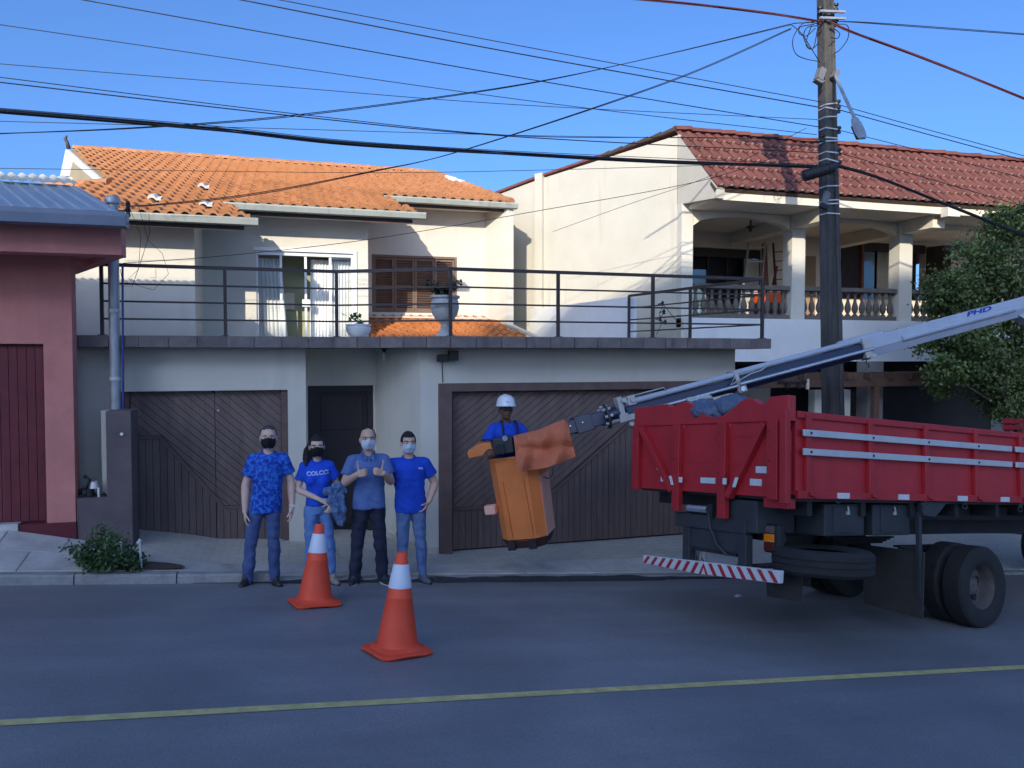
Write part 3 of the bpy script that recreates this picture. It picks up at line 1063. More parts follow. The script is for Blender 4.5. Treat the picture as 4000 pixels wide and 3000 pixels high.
for p0, p1 in ((1008, 1096), (1294, 1374)):
    X, X2 = at(p0, 1100, YB + .07).x, at(p1, 1100, YB + .07).x
    MB().box(X, X2, YB + .07, YB + .078, TZ + .05, gdz - .08).build('pane', M_GLASS, dr)
c = at(1200, 1184, YB)
MB().box(c.x - .09, c.x + .06, YB + .0, YB + .04, c.z - .07, c.z + .07).build('lock_box', M_WHITE, dr, bevel=.01)


def curtain(p0, p1, pb0, pb1, parent, yy=YB + .3, folds=7):
    mb = MB()
    n = 60
    X0_, X1_, B0, B1 = (at(p, 1100, yy).x for p in (p0, p1, pb0, pb1))
    rows = []
    for j in range(9):
        t = j / 8
        z = lerp(gdz - .1, TZ + .01, t)
        rows.append([(lerp(lerp(X0_, B0, t), lerp(X1_, B1, t), i / n), yy + .02 * math.sin(2 * PI * folds * i / n + .5 * math.sin(3 * t + i * .1)), z) for i in range(n + 1)])
    for j in range(8):
        for i in range(n):
            mb.quad(rows[j][i], rows[j][i + 1], rows[j + 1][i + 1], rows[j + 1][i])
    return mb.build('curtain', M_CURT, parent, True, fix=False)


curtain(1000, 1098, 1000, 1125, dr)
curtain(1215, 1300, 1205, 1300, dr)
curtain(1305, 1385, 1300, 1385, dr)
MB().box(gdx0 - .5, gdx1 + .12, YB + .7, YB + .75, TZ, 5.2).build('room_wall', M_OLIVE, dr)
MB().box(gdx0 - .5, gdx1 + .12, YB + .2, YB + .75, 4.95, 5.0).build('room_ceiling', M_SOFW, dr)
c = at(1130, 1165, YB + .7)
MB().box(c.x - .18, c.x + .1, YB + .66, YB + .695, c.z - .22, c.z + .1).build('picture', M_SOFW, dr)

# ---- wooden shutters
M_SHUT = mat('light_brown_shutter', (0.19, 0.125, 0.09), 0.7, 0.15, 5, 0.2, 40, rnd=.06)
sh = MB().box(wx0, wx1, YC + .13, YC + .16, wz0, wz1).build('shutter_window', M_SHUT, house)
fw = .045
for x0, x1, z0, z1 in ((wx0, wx0 + fw, wz0, wz1), (wx1 - fw, wx1, wz0, wz1), (wx0 + fw, wx1 - fw, wz1 - fw, wz1), (wx0 + fw, wx1 - fw, wz0, wz0 + fw)):
    MB().box(x0, x1, YC + .01, YC + .13, z0, z1).build('window_frame', M_SHUT, sh)
MB().box(wx0 - .06, wx1 + .06, YC - .06, YC, wz0 - .07, wz0).build('window_sill', M_CREAM, sh)
lw = (wx1 - wx0 - 2 * fw) / 4
slat = MB().obox((0, 0, 0), (lw / 2 - .05, 0, 0), (0, .012, -.012), (0, .004, .004)).mesh('slat', M_SHUT)
for i in range(4):
    x0 = wx0 + fw + lw * i
    zz = (wz0 + wz1) / 2 - .08
    for za, zb in ((wz0 + fw, wz0 + fw + .06), (wz1 - fw - .06, wz1 - fw), (zz, zz + .06)):
        MB().box(x0 + .048, x0 + lw - .048, YC + .055, YC + .10, za, zb).build('leaf_rail', M_SHUT, sh)
    for a in (x0 + .004, x0 + lw - .048):
        MB().box(a, a + .044, YC + .05, YC + .105, wz0 + fw, wz1 - fw).build('leaf_stile', M_SHUT, sh)
    for za, zb in ((wz0 + fw + .06, zz), (zz + .06, wz1 - fw - .06)):
        k = za + .03
        while k < zb - .01:
            o = link('slat', slat, sh)
            o.location = (x0 + lw / 2, YC + .085, k)
            k += .052

# ---- low lean-to roof of orange tiles over the entrance, on the terrace
lt0, lt1 = Vector((0, 16.62, 3.40)), Vector((0, 14.0, 2.62))
LV = (lt0 - lt1).normalized()
LN = RU.cross(LV)
Ls = (lt0 - lt1).length
M_TILE2 = mat('bright_orange_clay_tile', (0.50, 0.17, 0.05), 0.8, 0.2, 5, 0.3, 60, rnd=.1, col2=(0.62, 0.25, 0.085))
tile2 = tile_mesh('roof_tile', .20, .33, .05, M_TILE2)
xl = xBC + .03
lpoly = [(xl, 0), (5.1, 0), (4.35, Ls), (xl, Ls)]
MB().prism([lt1 + RU * a + LV * b - LN * .03 for a, b in lpoly], -LN * .05).build('lean_to_deck', M_FBRD, house)
lay_tiles(house, tile2, lt1, RU, LV, LN, .20, .33, lpoly)
MB().prism([(xl, 16.5, 3.40), (4.35, 16.5, 3.40), (4.35, 16.68, 3.44), (xl, 16.68, 3.44)], (0, 0, .035)).build('flashing', M_CREAM, house)
MB().prism([(4.36, 16.65, 3.44), (5.12, 14.0, 2.66), (5.22, 14.0, 2.66), (4.46, 16.65, 3.44)], (0, 0, .05)).build('verge_capping', M_SOFW, house)
# parapet along the right side of the terrace
MB().prism([(6.06, 13.0, 2.82), (5.40, 17.0, 2.82), (5.55, 17.0, 2.82), (6.2, 13.0, 2.82)], (0, 0, .85)).build('parapet', M_WHITE, house)

# ================================================================ terrace railing
rail = thing('terrace_railing', 'dark brown metal railing with four bars along the terrace edge', 'railing', (1.9, 9.7, 2.82))
RZ = 2.826
ins = [Vector((at(398, 1200, 10.36).x, 10.36, RZ)), Vector((.63, 10.36, RZ)), Vector((2.0, 9.63, RZ)), Vector((6.57, 9.63, RZ)), Vector((6.02, 12.95, RZ))]
HR = .855
posts = [at(398, 1200, 10.36), at(880, 1200, 10.36), ins[1], ins[2], at(2180, 1200, 9.63), at(2550, 1200, 9.63), ins[3], lerp(ins[3], ins[4], .48), ins[4]]
for p in posts:
    p = Vector((p.x, p.y, RZ))
    MB().box(p.x - .02, p.x + .02, p.y - .02, p.y + .02, RZ, RZ + HR).build('post', M_RAIL, rail)
    MB().box(p.x - .045, p.x + .045, p.y - .045, p.y + .045, RZ - .004, RZ + .008).build('base_plate', M_RAIL, rail)
for k in range(4):
    for f, s in ((1.0, .042), (.735, .022), (.485, .022), (.235, .022)):
        a, b = ins[k] + Vector((0, 0, HR * f)), ins[k + 1] + Vector((0, 0, HR * f))
        MB().bar(a, b, s * .9, s).build('rail', M_RAIL, rail)

# small fittings on the house front
M_FLOOD = mat('black_floodlight', (.015, .015, .017), .45)
fl = thing('floodlight', 'black double floodlight on the cream wall above the right garage door', 'floodlight', at(1745, 1400, 10.0))
c = at(1745, 1395, 9.98)
MB().box(c.x - .13, c.x + .02, c.y - .06, c.y + .03, c.z - .06, c.z + .035).build('lamp_head', M_FLOOD, fl, bevel=.008)
MB().box(c.x + .025, c.x + .15, c.y - .06, c.y + .03, c.z - .045, c.z + .085).build('lamp_head', M_FLOOD, fl, bevel=.008)
MB().box(c.x - .04, c.x + .06, c.y + .03, 10.05, c.z - .02, c.z + .02).build('bracket', M_FLOOD, fl)
MB().tube([(c.x - .05, 10.04, c.z - .05), (c.x - .05, 10.04, c.z - .15), (c.x - .04, 10.045, 2.22)], .006, 5).build('cable', M_FLOOD, fl)
c = at(1500, 1372, 10.9)
lb = thing('ceiling_lamp', 'small white bulb holder under the terrace slab above the entrance', 'lamp', (c.x, c.y, 2.68))
MB().lathe([(.035, 0), (.035, -.03), (.018, -.035), (.018, -.06)], (c.x, c.y, 2.684), 12).build('holder', M_BLACK, lb)
MB().lathe([(.018, -.06), (.022, -.09), (.02, -.17), (.004, -.18)], (c.x, c.y, 2.684), 12).build('bulb', M_WHITE, lb, True)

# ---- urn and bowl planters on the terrace edge
M_URN = mat('grey_cement_urn', (0.48, 0.47, 0.45), .85, .1, 6, .2, 40)
M_LEAFD = mat('dark_leaf', (0.035, 0.05, 0.022), .55, .4, 12, rnd=.1)
M_LEAFG = mat('fresh_leaf', (0.10, 0.17, 0.04), .5, .3, 12)
M_STEM = mat('plant_stem', (0.10, 0.07, 0.045), .9, .2, 20)


def leaf_cloud(mb, pts, size, rnd_=random):
    for p in pts:
        d = Vector((rnd_.gauss(0, 1), rnd_.gauss(0, 1), rnd_.gauss(0.2, 1))).normalized()
        t = d.cross(Vector((rnd_.gauss(0, 1), rnd_.gauss(0, 1), rnd_.gauss(0, 1)))).normalized()
        n_ = d.cross(t)
        l, w_ = size * rnd_.uniform(.7, 1.3), size * rnd_.uniform(.28, .42)
        p = Vector(p)
        mb.add([p, p + d * l * .5 + t * w_ + n_ * l * .08, p + d * l, p + d * l * .5 - t * w_ + n_ * l * .08], [(0, 1, 2), (0, 2, 3)])


c = at(1738, 1300, 9.9)
ur = thing('urn_planter', 'tall grey cement urn with leafy shrub on the terrace edge', 'planter', (c.x, 9.9, 2.82))
K = 1.0
MB().lathe([(.115, 0), (.12, .02), (.10, .05), (.06, .10), (.05, .15), (.065, .19), (.12, .23), (.165, .30), (.185, .38), (.18, .45), (.165, .49), (.195, .51), (.195, .535), (.165, .54), (.15, .50), (.02, .5)], (c.x, 9.9, 2.822), 28).build('urn', M_URN, ur, auto=35)
mb, st = MB(), MB()
for k in range(12):
    a = random.uniform(0, 2 * PI)
    tipd = Vector((math.cos(a) * random.uniform(.08, .24), math.sin(a) * .16, random.uniform(.1, .26)))
    base = Vector((c.x, 9.9, 3.32))
    st.tube([base, base + tipd * .5 + Vector((0, 0, .03)), base + tipd], [.007, .005, .003], 4)
    leaf_cloud(mb, [base + tipd * random.uniform(.3, 1.05) + Vector((random.gauss(0, .018), random.gauss(0, .018), random.gauss(0, .02))) for _ in range(26)], .055)
mb.build('foliage', M_LEAFD, ur, fix=False)
st.build('stems', M_STEM, ur, fix=False)
c = at(1400, 1290, 10.55)
bw = thing('bowl_planter', 'low white ribbed bowl planter with small bright plant on the terrace', 'planter', (c.x, 10.55, 2.82))
prof = [(.08, 0), (.11, .02), (.15, .07), (.165, .13), (.155, .155), (.17, .165), (.17, .18), (.14, .18), (.02, .15)]
b_ = MB().lathe(prof, (c.x, 10.55, 2.822), 32)
for i, p in enumerate(b_.v):
    if 1 <= i // 32 <= 3:
        d = Vector((p.x - c.x, p.y - 10.55, 0))
        p.xy = (Vector((c.x, 10.55, 0)) + d * (1 + .03 * math.cos(16 * math.atan2(d.y, d.x)))).xy
b_.build('bowl', M_WHITE, bw, auto=40)
mb = MB()
for k in range(5):
    a = random.uniform(0, 2 * PI)
    q = Vector((c.x - .06 + math.cos(a) * .05, 10.5 + math.sin(a) * .05, 2.99))
    leaf_cloud(mb, [q + Vector((random.gauss(0, .02), 0, random.uniform(0, .12))) for _ in range(3)], .1)
mb.build('foliage', M_LEAFG, bw, fix=False)

# ================================================================ house on the right with the upstairs veranda
M_RTILE = mat('dark_red_clay_tile', (0.135, 0.045, 0.036), 0.85, 0.25, 5, 0.3, 60, rnd=0.15, col2=(0.20, 0.068, 0.052))
M_SPECK = mat('pale_lip_speck', (0.55, 0.47, 0.38), 0.9, 0.3, 30)  # pale tone for the middle of each tile's lower lip
M_BEIGE = mat('beige_plaster', (0.78, 0.67, 0.51), 0.9, 0.06, 2, 0.15, 60)
M_BALU = mat('grey_brown_baluster', (0.14, 0.122, 0.108), 0.9, 0.15, 8, 0.3, 40)
M_GREYW = mat('grey_plaster', (0.22, 0.21, 0.20), 0.9, 0.15, 2)
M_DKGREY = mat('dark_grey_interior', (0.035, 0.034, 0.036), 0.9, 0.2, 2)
M_PERG = mat('pergola_timber', (0.12, 0.065, 0.042), 0.8, 0.25, 6, 0.2, 30, rnd=.15)
M_DKWOOD = mat('dark_window_wood', (0.035, 0.022, 0.018), 0.6, 0.2, 6)
M_REDWOOD = mat('reddish_wood', (0.20, 0.075, 0.04), 0.7, 0.2, 6)
M_GLB = mat('window_glass_blue', (0.16, 0.27, 0.36), 0.08, 0.1, 1, metal=.35)

rh = thing('veranda_house', 'house with dark red tile roof and upstairs veranda behind the truck', 'house', (12, 13.6, -0.6))
ZB = -1.6
# side wall along the slanting boundary
S0, S1, S2 = Vector((7.44, 13.8, 0)), Vector((5.59, 17.0, 0)), Vector((3.6, 20.6, 0))
tz = lambda p: 7.06 - (p.y - 13.8) * 0.128


def vert_quad(mb, p, q, za, zb, zc, zd, th):
    d = (q - p).normalized()
    nrm = Vector((-d.y, d.x, 0))
    if nrm.dot(CAM - p) > 0:
        nrm = -nrm
    mb.prism([Vector((p.x, p.y, za)), Vector((q.x, q.y, zb)), Vector((q.x, q.y, zc)), Vector((p.x, p.y, zd))], nrm * th)


mb = MB()
vert_quad(mb, S0, S1, ZB, ZB, tz(S1), tz(S0) - .12, .2)
vert_quad(mb, S1, S2, ZB, ZB, tz(S2), tz(S1), .2)
mb.build('side_wall', M_CREAM_D, rh)
MB().prism([Vector((5.50, 16.95, ZB)), Vector((5.62, 16.78, ZB)), Vector((5.72, 16.85, ZB)), Vector((5.6, 17.05, ZB))], (0, 0, tz(S1) - ZB + .12)).build('pilaster', M_CREAM_D, rh)
MB().prism([(7.52, 12.50, 5.46), (7.52, 12.46, 5.66), (7.58, 14.05, 7.07), (7.45, 13.8, 6.95), (7.45, 13.78, 5.58)], (.17, 0, 0)).build('gable_wing', M_CREAM_D, rh)
MB().box(7.45, 7.70, 13.62, 13.86, ZB, 5.58).build('corner_pillar', M_CREAM, rh)
# storey slab and spandrel
MB().box(7.5, 22, 13.40, 13.62, 2.47, 3.33).build('spandrel', M_WHITE, rh)
MB().box(7.45, 22, 13.6, 16.1, 3.15, 3.33).build('veranda_floor', mat('pale_floor_tile', (.55, .5, .43), .6, .08, 3), rh)
# columns and balustrade
bal_prof = [(.055, 0), (.055, .03), (.03, .04), (.03, .055), (.05, .09), (.068, .15), (.06, .22), (.035, .30), (.027, .36), (.035, .40), (.026, .42), (.045, .47), (.045, .5)]
bal = MB().lathe(bal_prof, (0, 0, 0), 10).mesh('baluster', M_BALU, True)
bal.set_sharp_from_angle(angle=rad(45))
cols = [(9.93, 10.25), (12.62, 12.96), (16.9, 17.2)]
for a, b in cols:
    MB().box(a, b, 13.55, 13.86, 3.33, 5.45).build('column', M_BEIGE if False else M_CREAM, rh, bevel=.006)
for a, b in ((7.72, 9.92), (10.26, 12.61), (12.97, 16.89)):
    bs = MB().box(a, b, 13.60, 13.80, 3.332, 3.43).build('balustrade', M_BALU, rh)
    MB().box(a, b, 13.58, 13.82, 3.93, 4.02).build('handrail', M_BALU, bs, bevel=.008)
    n = round((b - a) / .182)
    for i in range(n):
        o = link('baluster', bal, bs)
        o.location = (a + (b - a) * (i + .5) / n, 13.70, 3.431)
# veranda back wall, ceiling, beams
d0, d1 = at(2690, 1000, 15.9).x, at(2905, 1000, 15.9).x
e0, e1 = at(3285, 1000, 15.9).x, at(3540, 1000, 15.9).x
f0, f1 = at(3100, 1000, 15.9).x + .05, at(3185, 1000, 15.9).x
dz1 = at(2800, 968, 15.9).z
ez1 = at(3400, 905, 15.9).z
walls(7.2, 22, 3.33, 5.55, 15.9, 16.1, [(d0, d1 + .5, 3.33, dz1), (e0, e1 + .6, 4.0, min(ez1, 5.4))]).build('veranda_wall', M_BEIGE, rh)
MB().box(7.6, 22, 12.7, 16.1, 5.46, 5.54).build('veranda_ceiling', M_BEIGE, rh)
MB().box(7.69, 22, 12.52, 12.69, 5.44, 5.63).build('eave_beam', M_BEIGE, rh)
for a, b in cols:
    MB().box(a + .02, b - .02, 12.70, 15.89, 5.20, 5.455).build('cross_beam', M_BEIGE, rh)
MB().box(12.64, 12.94, 12.32, 12.515, 5.36, 5.55).build('beam_end', M_CREAM, rh, bevel=.01)
# arched beams between the columns
for a, b in ((7.71, 9.92), (10.26, 12.61), (12.97, 16.89)):
    n = 16
    top = [(lerp(a, b, i / n), 13.62, 5.455) for i in range(n, -1, -1)]
    bot = [(lerp(a, b, i / n), 13.62, 5.455 - .30 + .22 * math.sin(PI * i / n) ** .5) for i in range(n + 1)]
    MB().prism(bot + top, (0, .18, 0)).build('arch_beam', M_BEIGE, rh)
# sliding glass wall at the left of the veranda
gw = MB().box(d0, d1 + .5, 16.3, 16.34, 3.33, dz1).build('glass_front', M_DKGREY, rh)
MB().box(d0, d1 + .5, 15.98, 16.06, dz1 - .2, dz1).build('frame_head', M_DKWOOD, gw)
for t in (0, .28, .55, .8, 1):
    X = lerp(d0, d1 + .45, t)
    MB().box(X, X + .05, 15.98, 16.06, 3.33, dz1 - .2).build('frame_post', M_DKWOOD, gw)
MB().box(d0 + .05, d0 + .55, 16.01, 16.02, 3.4, dz1 - .5).build('pane', M_GLB, gw)
MB().box(d1 + .05, d1 + .45, 15.95, 15.97, 3.35, dz1 - .22).build('curtain_panel', M_SOFW, gw)
# shuttered window at the right of the veranda
vw = MB().box(e0, e1 + .6, 16.2, 16.24, 4.0, 5.4).build('window_backing', M_DKGREY, rh)
ezt = min(ez1, 5.4)
MB().box(e0, e0 + .52, 15.86, 15.90, 4.0, ezt - .02).build('shutter_leaf', M_DKWOOD, vw)
MB().box(e0 + .53, e0 + .60, 15.80, 16.0, 4.0, ezt - .02).build('window_post', M_REDWOOD, vw)
MB().box(e0 + .62, e0 + 1.05, 15.96, 15.98, 4.0, ezt - .22).build('pane', M_GLB, vw)
MB().box(e0 + .60, e1 + .6, 15.90, 15.98, ezt - .2, ezt).build('window_head', M_DKWOOD, vw)
mb = MB()
for i in range(14):
    X = e0 + 1.2 + i * .055
    mb.cyl((X, 16.02, 4.0), (X, 16.02, ezt - .2), .026, n=6)
mb.build('curtain', M_SOFW, vw, True)
MB().prism([(e1 + .6, 15.88, 4.0), (e1 + .65, 15.88, 4.0), (e1 + .85, 15.35, 4.0), (e1 + .8, 15.35, 4.0)], (0, 0, ezt - 4.05)).build('shutter_leaf', M_DKWOOD, vw)
MB().box(f0, f1, 15.875, 15.9, 3.34, 5.0).build('door_leaf', mat('tan_door', (.36, .24, .14), .7, .1, 3), rh)

# ---- roof
RV2 = (Vector((0, 14.03, 7.10)) - Vector((0, 12.42, 5.64)))
L2 = RV2.length
RV2.normalize()
RN2 = RU.cross(RV2)
O2 = Vector((0, 12.42, 5.64))
poly2 = [(7.50, 0), (16.4, 0), (18, L2), (7.58, L2)]
MB().prism([O2 + RU * a + RV2 * b - RN2 * .04 for a, b in ((7.50, .02), (22, .02), (22, L2), (7.58, L2))], -RN2 * .06).build('roof_deck', M_FBRD, rh)
tile3 = tile_mesh('roof_tile', .215, .355, .048, M_RTILE, M_SPECK, barrel=.7, lift=.03)
lay_tiles(rh, tile3, O2, RU, RV2, RN2, .215, .355, poly2, jitter=.006)
x = 7.5
while x < 17.5:
    MB().prism([Vector((x, 14.05, 7.12)) + Vector((0, .13 * math.cos(t), .10 * math.sin(t) - .02)) for t in (0, .6, 1.2, 1.57, 2.0, 2.6, PI)], (.36, 0, random.uniform(0, .03))).build('ridge_tile', M_RTILE, rh)
    x += .335
MB().prism([(7.5, 14.0, 7.08), (22, 14.0, 7.08), (22, 23, 5.9), (2.8, 22, 6.0), (S2.x - .05, S2.y, tz(S2) + .03), (S1.x - .06, S1.y, tz(S1) + .03)], (0, 0, .05)).build('roof_back', M_RTILE, rh)
n = 24
for i in range(n):
    p0, p1 = lerp(Vector((7.47, 13.95, 0)), S2, i / n), lerp(Vector((7.47, 13.95, 0)), S2, (i + 1.1) / n)
    p0.z, p1.z = tz(p0) + .07, tz(p1) + .05
    if p0.y > 17.0 - .05 and i < n:
        pass
    MB().cyl(p0, p1, .05, .04, 8).build('verge_tile', M_FBRD, rh)

# ---- ground floor in deep shade, with a pergola in front
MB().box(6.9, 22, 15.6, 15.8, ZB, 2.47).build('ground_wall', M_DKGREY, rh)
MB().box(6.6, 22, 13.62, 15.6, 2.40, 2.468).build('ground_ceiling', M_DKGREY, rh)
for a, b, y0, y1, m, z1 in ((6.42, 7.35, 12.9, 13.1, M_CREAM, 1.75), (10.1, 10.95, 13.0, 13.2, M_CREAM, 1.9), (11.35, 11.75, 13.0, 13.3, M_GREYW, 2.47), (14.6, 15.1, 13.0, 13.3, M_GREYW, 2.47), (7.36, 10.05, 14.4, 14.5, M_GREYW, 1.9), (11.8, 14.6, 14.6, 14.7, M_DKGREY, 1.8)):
    MB().box(a, b, y0, y1, ZB, z1).build('ground_pier', m, rh)
pg = thing('pergola', 'brown timber pergola in front of the veranda house ground floor', 'pergola', (11, 12.6, -0.7))
MB().box(6.75, 18, 12.50, 12.62, 1.98, 2.13).build('beam', M_PERG, pg, bevel=.005)
MB().box(6.75, 18, 13.25, 13.34, 1.98, 2.13).build('beam', M_PERG, pg)
x = 6.9
while x < 18:
    MB().box(x, x + .05, 12.4, 13.4, 2.131, 2.26).build('rafter', M_PERG, pg)
    MB().box(x + .06, x + .43, 12.505, 12.615, 2.132, 2.25).build('blocking', M_PERG, pg)
    x += .5
for x in (7.1, 11.1, 15.2):
    MB().box(x, x + .12, 12.51, 12.61, ZB + .4, 1.98).build('post', M_PERG, pg)
tl = thing('track_light', 'black track with two spot lamps hanging from the pergola beam', 'lamp', at(3080, 1495, 12.45))
p0, p1 = at(3040, 1492, 12.46), at(3150, 1492, 12.46)
MB().bar(p0, p1, .03, .03).build('track', M_BLACK, tl)
for px_ in (3075, 3120):
    q = at(px_, 1495, 12.46)
    MB().cyl(q + Vector((.03, 0, -.02)), q + Vector((-.05, -.05, -.12)), .035, .045, 10).build('spot', M_BLACK, tl)
MB().box(p1.x + .0, p1.x + .05, 12.44, 12.48, p1.z - .14, p1.z + .06).build('box', M_SOFW, tl)

# ---- things kept on the veranda
M_ORANGE = mat('orange_plastic', (0.80, 0.12, 0.015), .5, .08, 6)
M_ALU = mat('aluminium', (0.55, 0.55, 0.54), .45, .1, 8, metal=.6)
tub = thing('orange_tub', 'orange plastic tub with white rim behind the veranda balusters', 'tub', (9.9, 15.4, 3.34))
c0, c1 = at(2950, 1160, 15.3).x, at(3062, 1160, 15.3).x
z0, z1 = at(3000, 1187, 15.3).z, at(3000, 1142, 15.3).z
MB().box(c0, c1, 15.1, 15.5, z0, z1).build('tub_body', M_ORANGE, tub, bevel=.02)
MB().box(c0 - .01, c1 + .01, 15.09, 15.51, z1 + .001, z1 + .025).build('rim', M_WHITE, tub)
MB().box(c0 + .05, c1 - .05, 15.15, 15.45, 3.335, z0).build('stand', M_DKWOOD, tub)
ld = thing('step_ladder', 'grey step ladder leaning on the veranda wall beside red boards', 'ladder', (9.0, 15.2, 3.34))
la, lb_ = at(2885, 1150, 15.0), at(2925, 945, 15.6)
lc, ldd = at(2965, 1150, 15.0), at(2988, 945, 15.6)
la.z = lc.z = 3.34
MB().bar(la, lb_, .06, .03, (1, 0, 0)).build('rail', M_ALU, ld)
MB().bar(lc, ldd, .06, .03, (1, 0, 0)).build('rail', M_ALU, ld)
for t in (.15, .35, .55, .75, .93):
    MB().bar(lerp(la, lb_, t), lerp(lc, ldd, t), .06, .025).build('rung', M_ALU, ld)
rb = thing('leaning_boards', 'reddish boards and frame leaning on the veranda wall next to the ladder', 'boards', (9.6, 15.4, 3.34))
for p0, p1, w, m in (((3000, 1200), (2985, 955), .12, M_REDWOOD), ((3040, 1200), (3020, 950), .04, M_DKWOOD), ((2990, 1200), (3035, 1040), .05, mat('red_paint', (.4, .02, .02), .5))):
    a, b = at(*p0, 15.2), at(*p1, 15.7)
    a.z = 3.34
    MB().bar(a, b, .03, w, (1, 0, 0)).build('board', m, rb)
for k in range(6):
    a, b = at(3025, 985 + 36 * k, 15.65), at(3062, 982 + 36 * k, 15.65)
    MB().bar(a, b, .02, .02).build('rack_rung', M_DKWOOD, rb)
vl = thing('veranda_lamp', 'small dark lamp hanging from the veranda ceiling near the corner', 'lamp', at(2933, 825, 14.2))
c = at(2933, 830, 14.2)
MB().lathe([(.02, .2), (.02, .06), (.09, .05), (.09, .02), (.04, .01), (.035, -.06), (.004, -.065)], (c.x, c.y, 5.46 - .2), 14).build('lamp_shade', M_BLACK, vl, auto=40)

wb = thing('wire_bracket', 'cluster of black insulators and loose wires on the veranda house side wall', 'wire bracket', at(2590, 1210, 13.55))
c = at(2588, 1185, 13.5)
for dx, dz in ((0, 0), (.03, -.16), (-.05, -.3), (.06, -.36)):
    MB().lathe([(.015, -.05), (.035, -.04), (.02, -.015), (.035, .01), (.02, .03), (.012, .05)], c + Vector((dx, 0, dz)), 10).build('insulator', M_BLACK, wb, auto=40)
    MB().bar(c + Vector((dx, 0, dz)), c + Vector((dx + .02, .22, dz)), .02, .02).build('hook', M_BLACK, wb)
for pts in (((0, 0, 0), (.12, -.02, -.15), (.3, 0, -.33), (.42, .05, -.3)), ((0, 0, -.05), (-.06, 0, -.2), (-.03, 0, -.42), (-.1, .05, -.6)), ((.03, 0, -.16), (-.06, -.02, -.3), (.06, -.02, -.4))):
    MB().tube([c + Vector(p) for p in pts], .007, 5).build('loose_wire', M_BLACK, wb)

# ================================================================ street tree at the right edge
M_BARK = mat('grey_bark', (0.12, 0.10, 0.08), .95, .3, 10, .8, 30)
M_LEAF = mat('olive_green_leaf', (0.045, 0.075, 0.02), .5, .45, 3.0, col2=(0.17, 0.225, 0.06))
tr = thing('street_tree', 'dense dark green street tree behind the truck at the right edge', 'tree', (13.3, 11.4, gz(13.3)))
tb = Vector((13.6, 11.4, gz(13.6) - .1))
bk_, lv = MB(), MB()
bk_.tube([tb, tb + Vector((.05, 0, .9)), tb + Vector((-.05, .05, 1.8)), tb + Vector((.0, 0, 2.5))], [.16, .13, .12, .10], 10)
rt_ = random.Random(11)
fork = tb + Vector((0, 0, 2.1))
clumps = []
for cx_, cy_, r_ in ((3950, 900, .62), (3840, 990, .5), (3960, 1040, .62), (3720, 1090, .42), (3830, 1130, .55), (3660, 1170, .34), (3740, 1230, .45), (3900, 1240, .6), (3640, 1330, .3), (3720, 1370, .38), (3830, 1360, .48), (3940, 1400, .5), (3690, 1450, .27), (3680, 1520, .16), (3950, 1520, .35), (3900, 1590, .22), (3880, 1060, .45), (3800, 1290, .5), (3980, 1150, .5), (3960, 1320, .5), (3770, 1160, .4), (3800, 1450, .34), (3990, 1500, .4), (3850, 1530, .28), (3760, 1440, .3), (3900, 1440, .4), (3960, 1600, .3), (4050, 1000, .7), (4080, 1250, .8), (4060, 1450, .6), (3990, 860, .4), (3905, 870, .3)):
    c = at(cx_, cy_, 11.4 + rt_.uniform(-.5, .6))
    r_ *= .9
    clumps.append((c, r_))
    mid = lerp(fork, c, .5) + Vector((rt_.uniform(-.1, .1), rt_.uniform(-.1, .1), .12))
    bk_.tube([fork + Vector((0, 0, rt_.uniform(-.2, .3))), mid, c], [.04, .022, .01], 6)
    for k in range(7):
        e_ = c + Vector((rt_.gauss(0, 1), rt_.gauss(0, 1), rt_.gauss(0, 1))).normalized() * r_ * .95
        bk_.tube([c, lerp(c, e_, .5) + Vector((0, 0, .03)), e_], [.01, .007, .003], 4)
for c, r_ in clumps:
    subs = []
    for k in range(int(22 * r_ / .5) + 8):
        d = Vector((rt_.gauss(0, 1), rt_.gauss(0, 1), rt_.gauss(0, .9))).normalized()
        subs.append((c + d * r_ * rt_.uniform(.3, 1.25), rt_.uniform(.045, .14)))
    for s, q in subs:
        leaf_cloud(lv, [s + Vector((rt_.gauss(0, q), rt_.gauss(0, q), rt_.gauss(0, q * .8))) for _ in range(44)], .074, rt_)
for k in range(26):
    a = at(rt_.uniform(3690, 3800), rt_.uniform(960, 1020), 11.5)
    b = a + Vector((rt_.uniform(-.12, .12), 0, rt_.uniform(.2, .45)))
    bk_.tube([a, lerp(a, b, .5) + Vector((rt_.uniform(-.03, .03), 0, 0)), b], [.008, .005, .002], 4)
bk_.build('trunk', M_BARK, tr, True)
lv.build('crown', M_LEAF, tr, fix=False)

# ================================================================ small shrub with white stakes at the kerb
sb = thing('flower_bush', 'low green bush with a few pale flowers growing by the kerb', 'bush', (-1.75, 9.1, gz(-1.75) + .1))
bx_ = MB()
sbm = MB()
for k in range(70):
    px_ = random.uniform(285, 560)
    h_ = random.uniform(.02, 1) * (.36 if px_ < 480 else .24) * math.sin(PI * (px_ - 262) / 325) ** .5
    y_ = random.uniform(8.72, 9.3)
    c = at(px_, 2265, y_)
    g_ = pave_z(c.x, max(y_, KY + .13))
    tip = Vector((c.x + random.uniform(-.06, .06), y_ + random.uniform(-.05, .05), g_ + .05 + h_))
    base = Vector((lerp(c.x, -1.7, .35), 9.05, g_))
    sbm.tube([base, lerp(base, tip, .5) + Vector((0, 0, .04)), tip], [.006, .004, .002], 4)
    leaf_cloud(bx_, [lerp(base, tip, random.uniform(.35, 1.08)) + Vector((random.gauss(0, .035), random.gauss(0, .035), random.gauss(0, .03))) for _ in range(48)], .045)
bx_.build('foliage', mat('bush_leaf', (.04, .075, .025), .55, .4, 9, col2=(.085, .15, .05)), sb, fix=False)
sbm.build('stems', M_STEM, sb, fix=False)
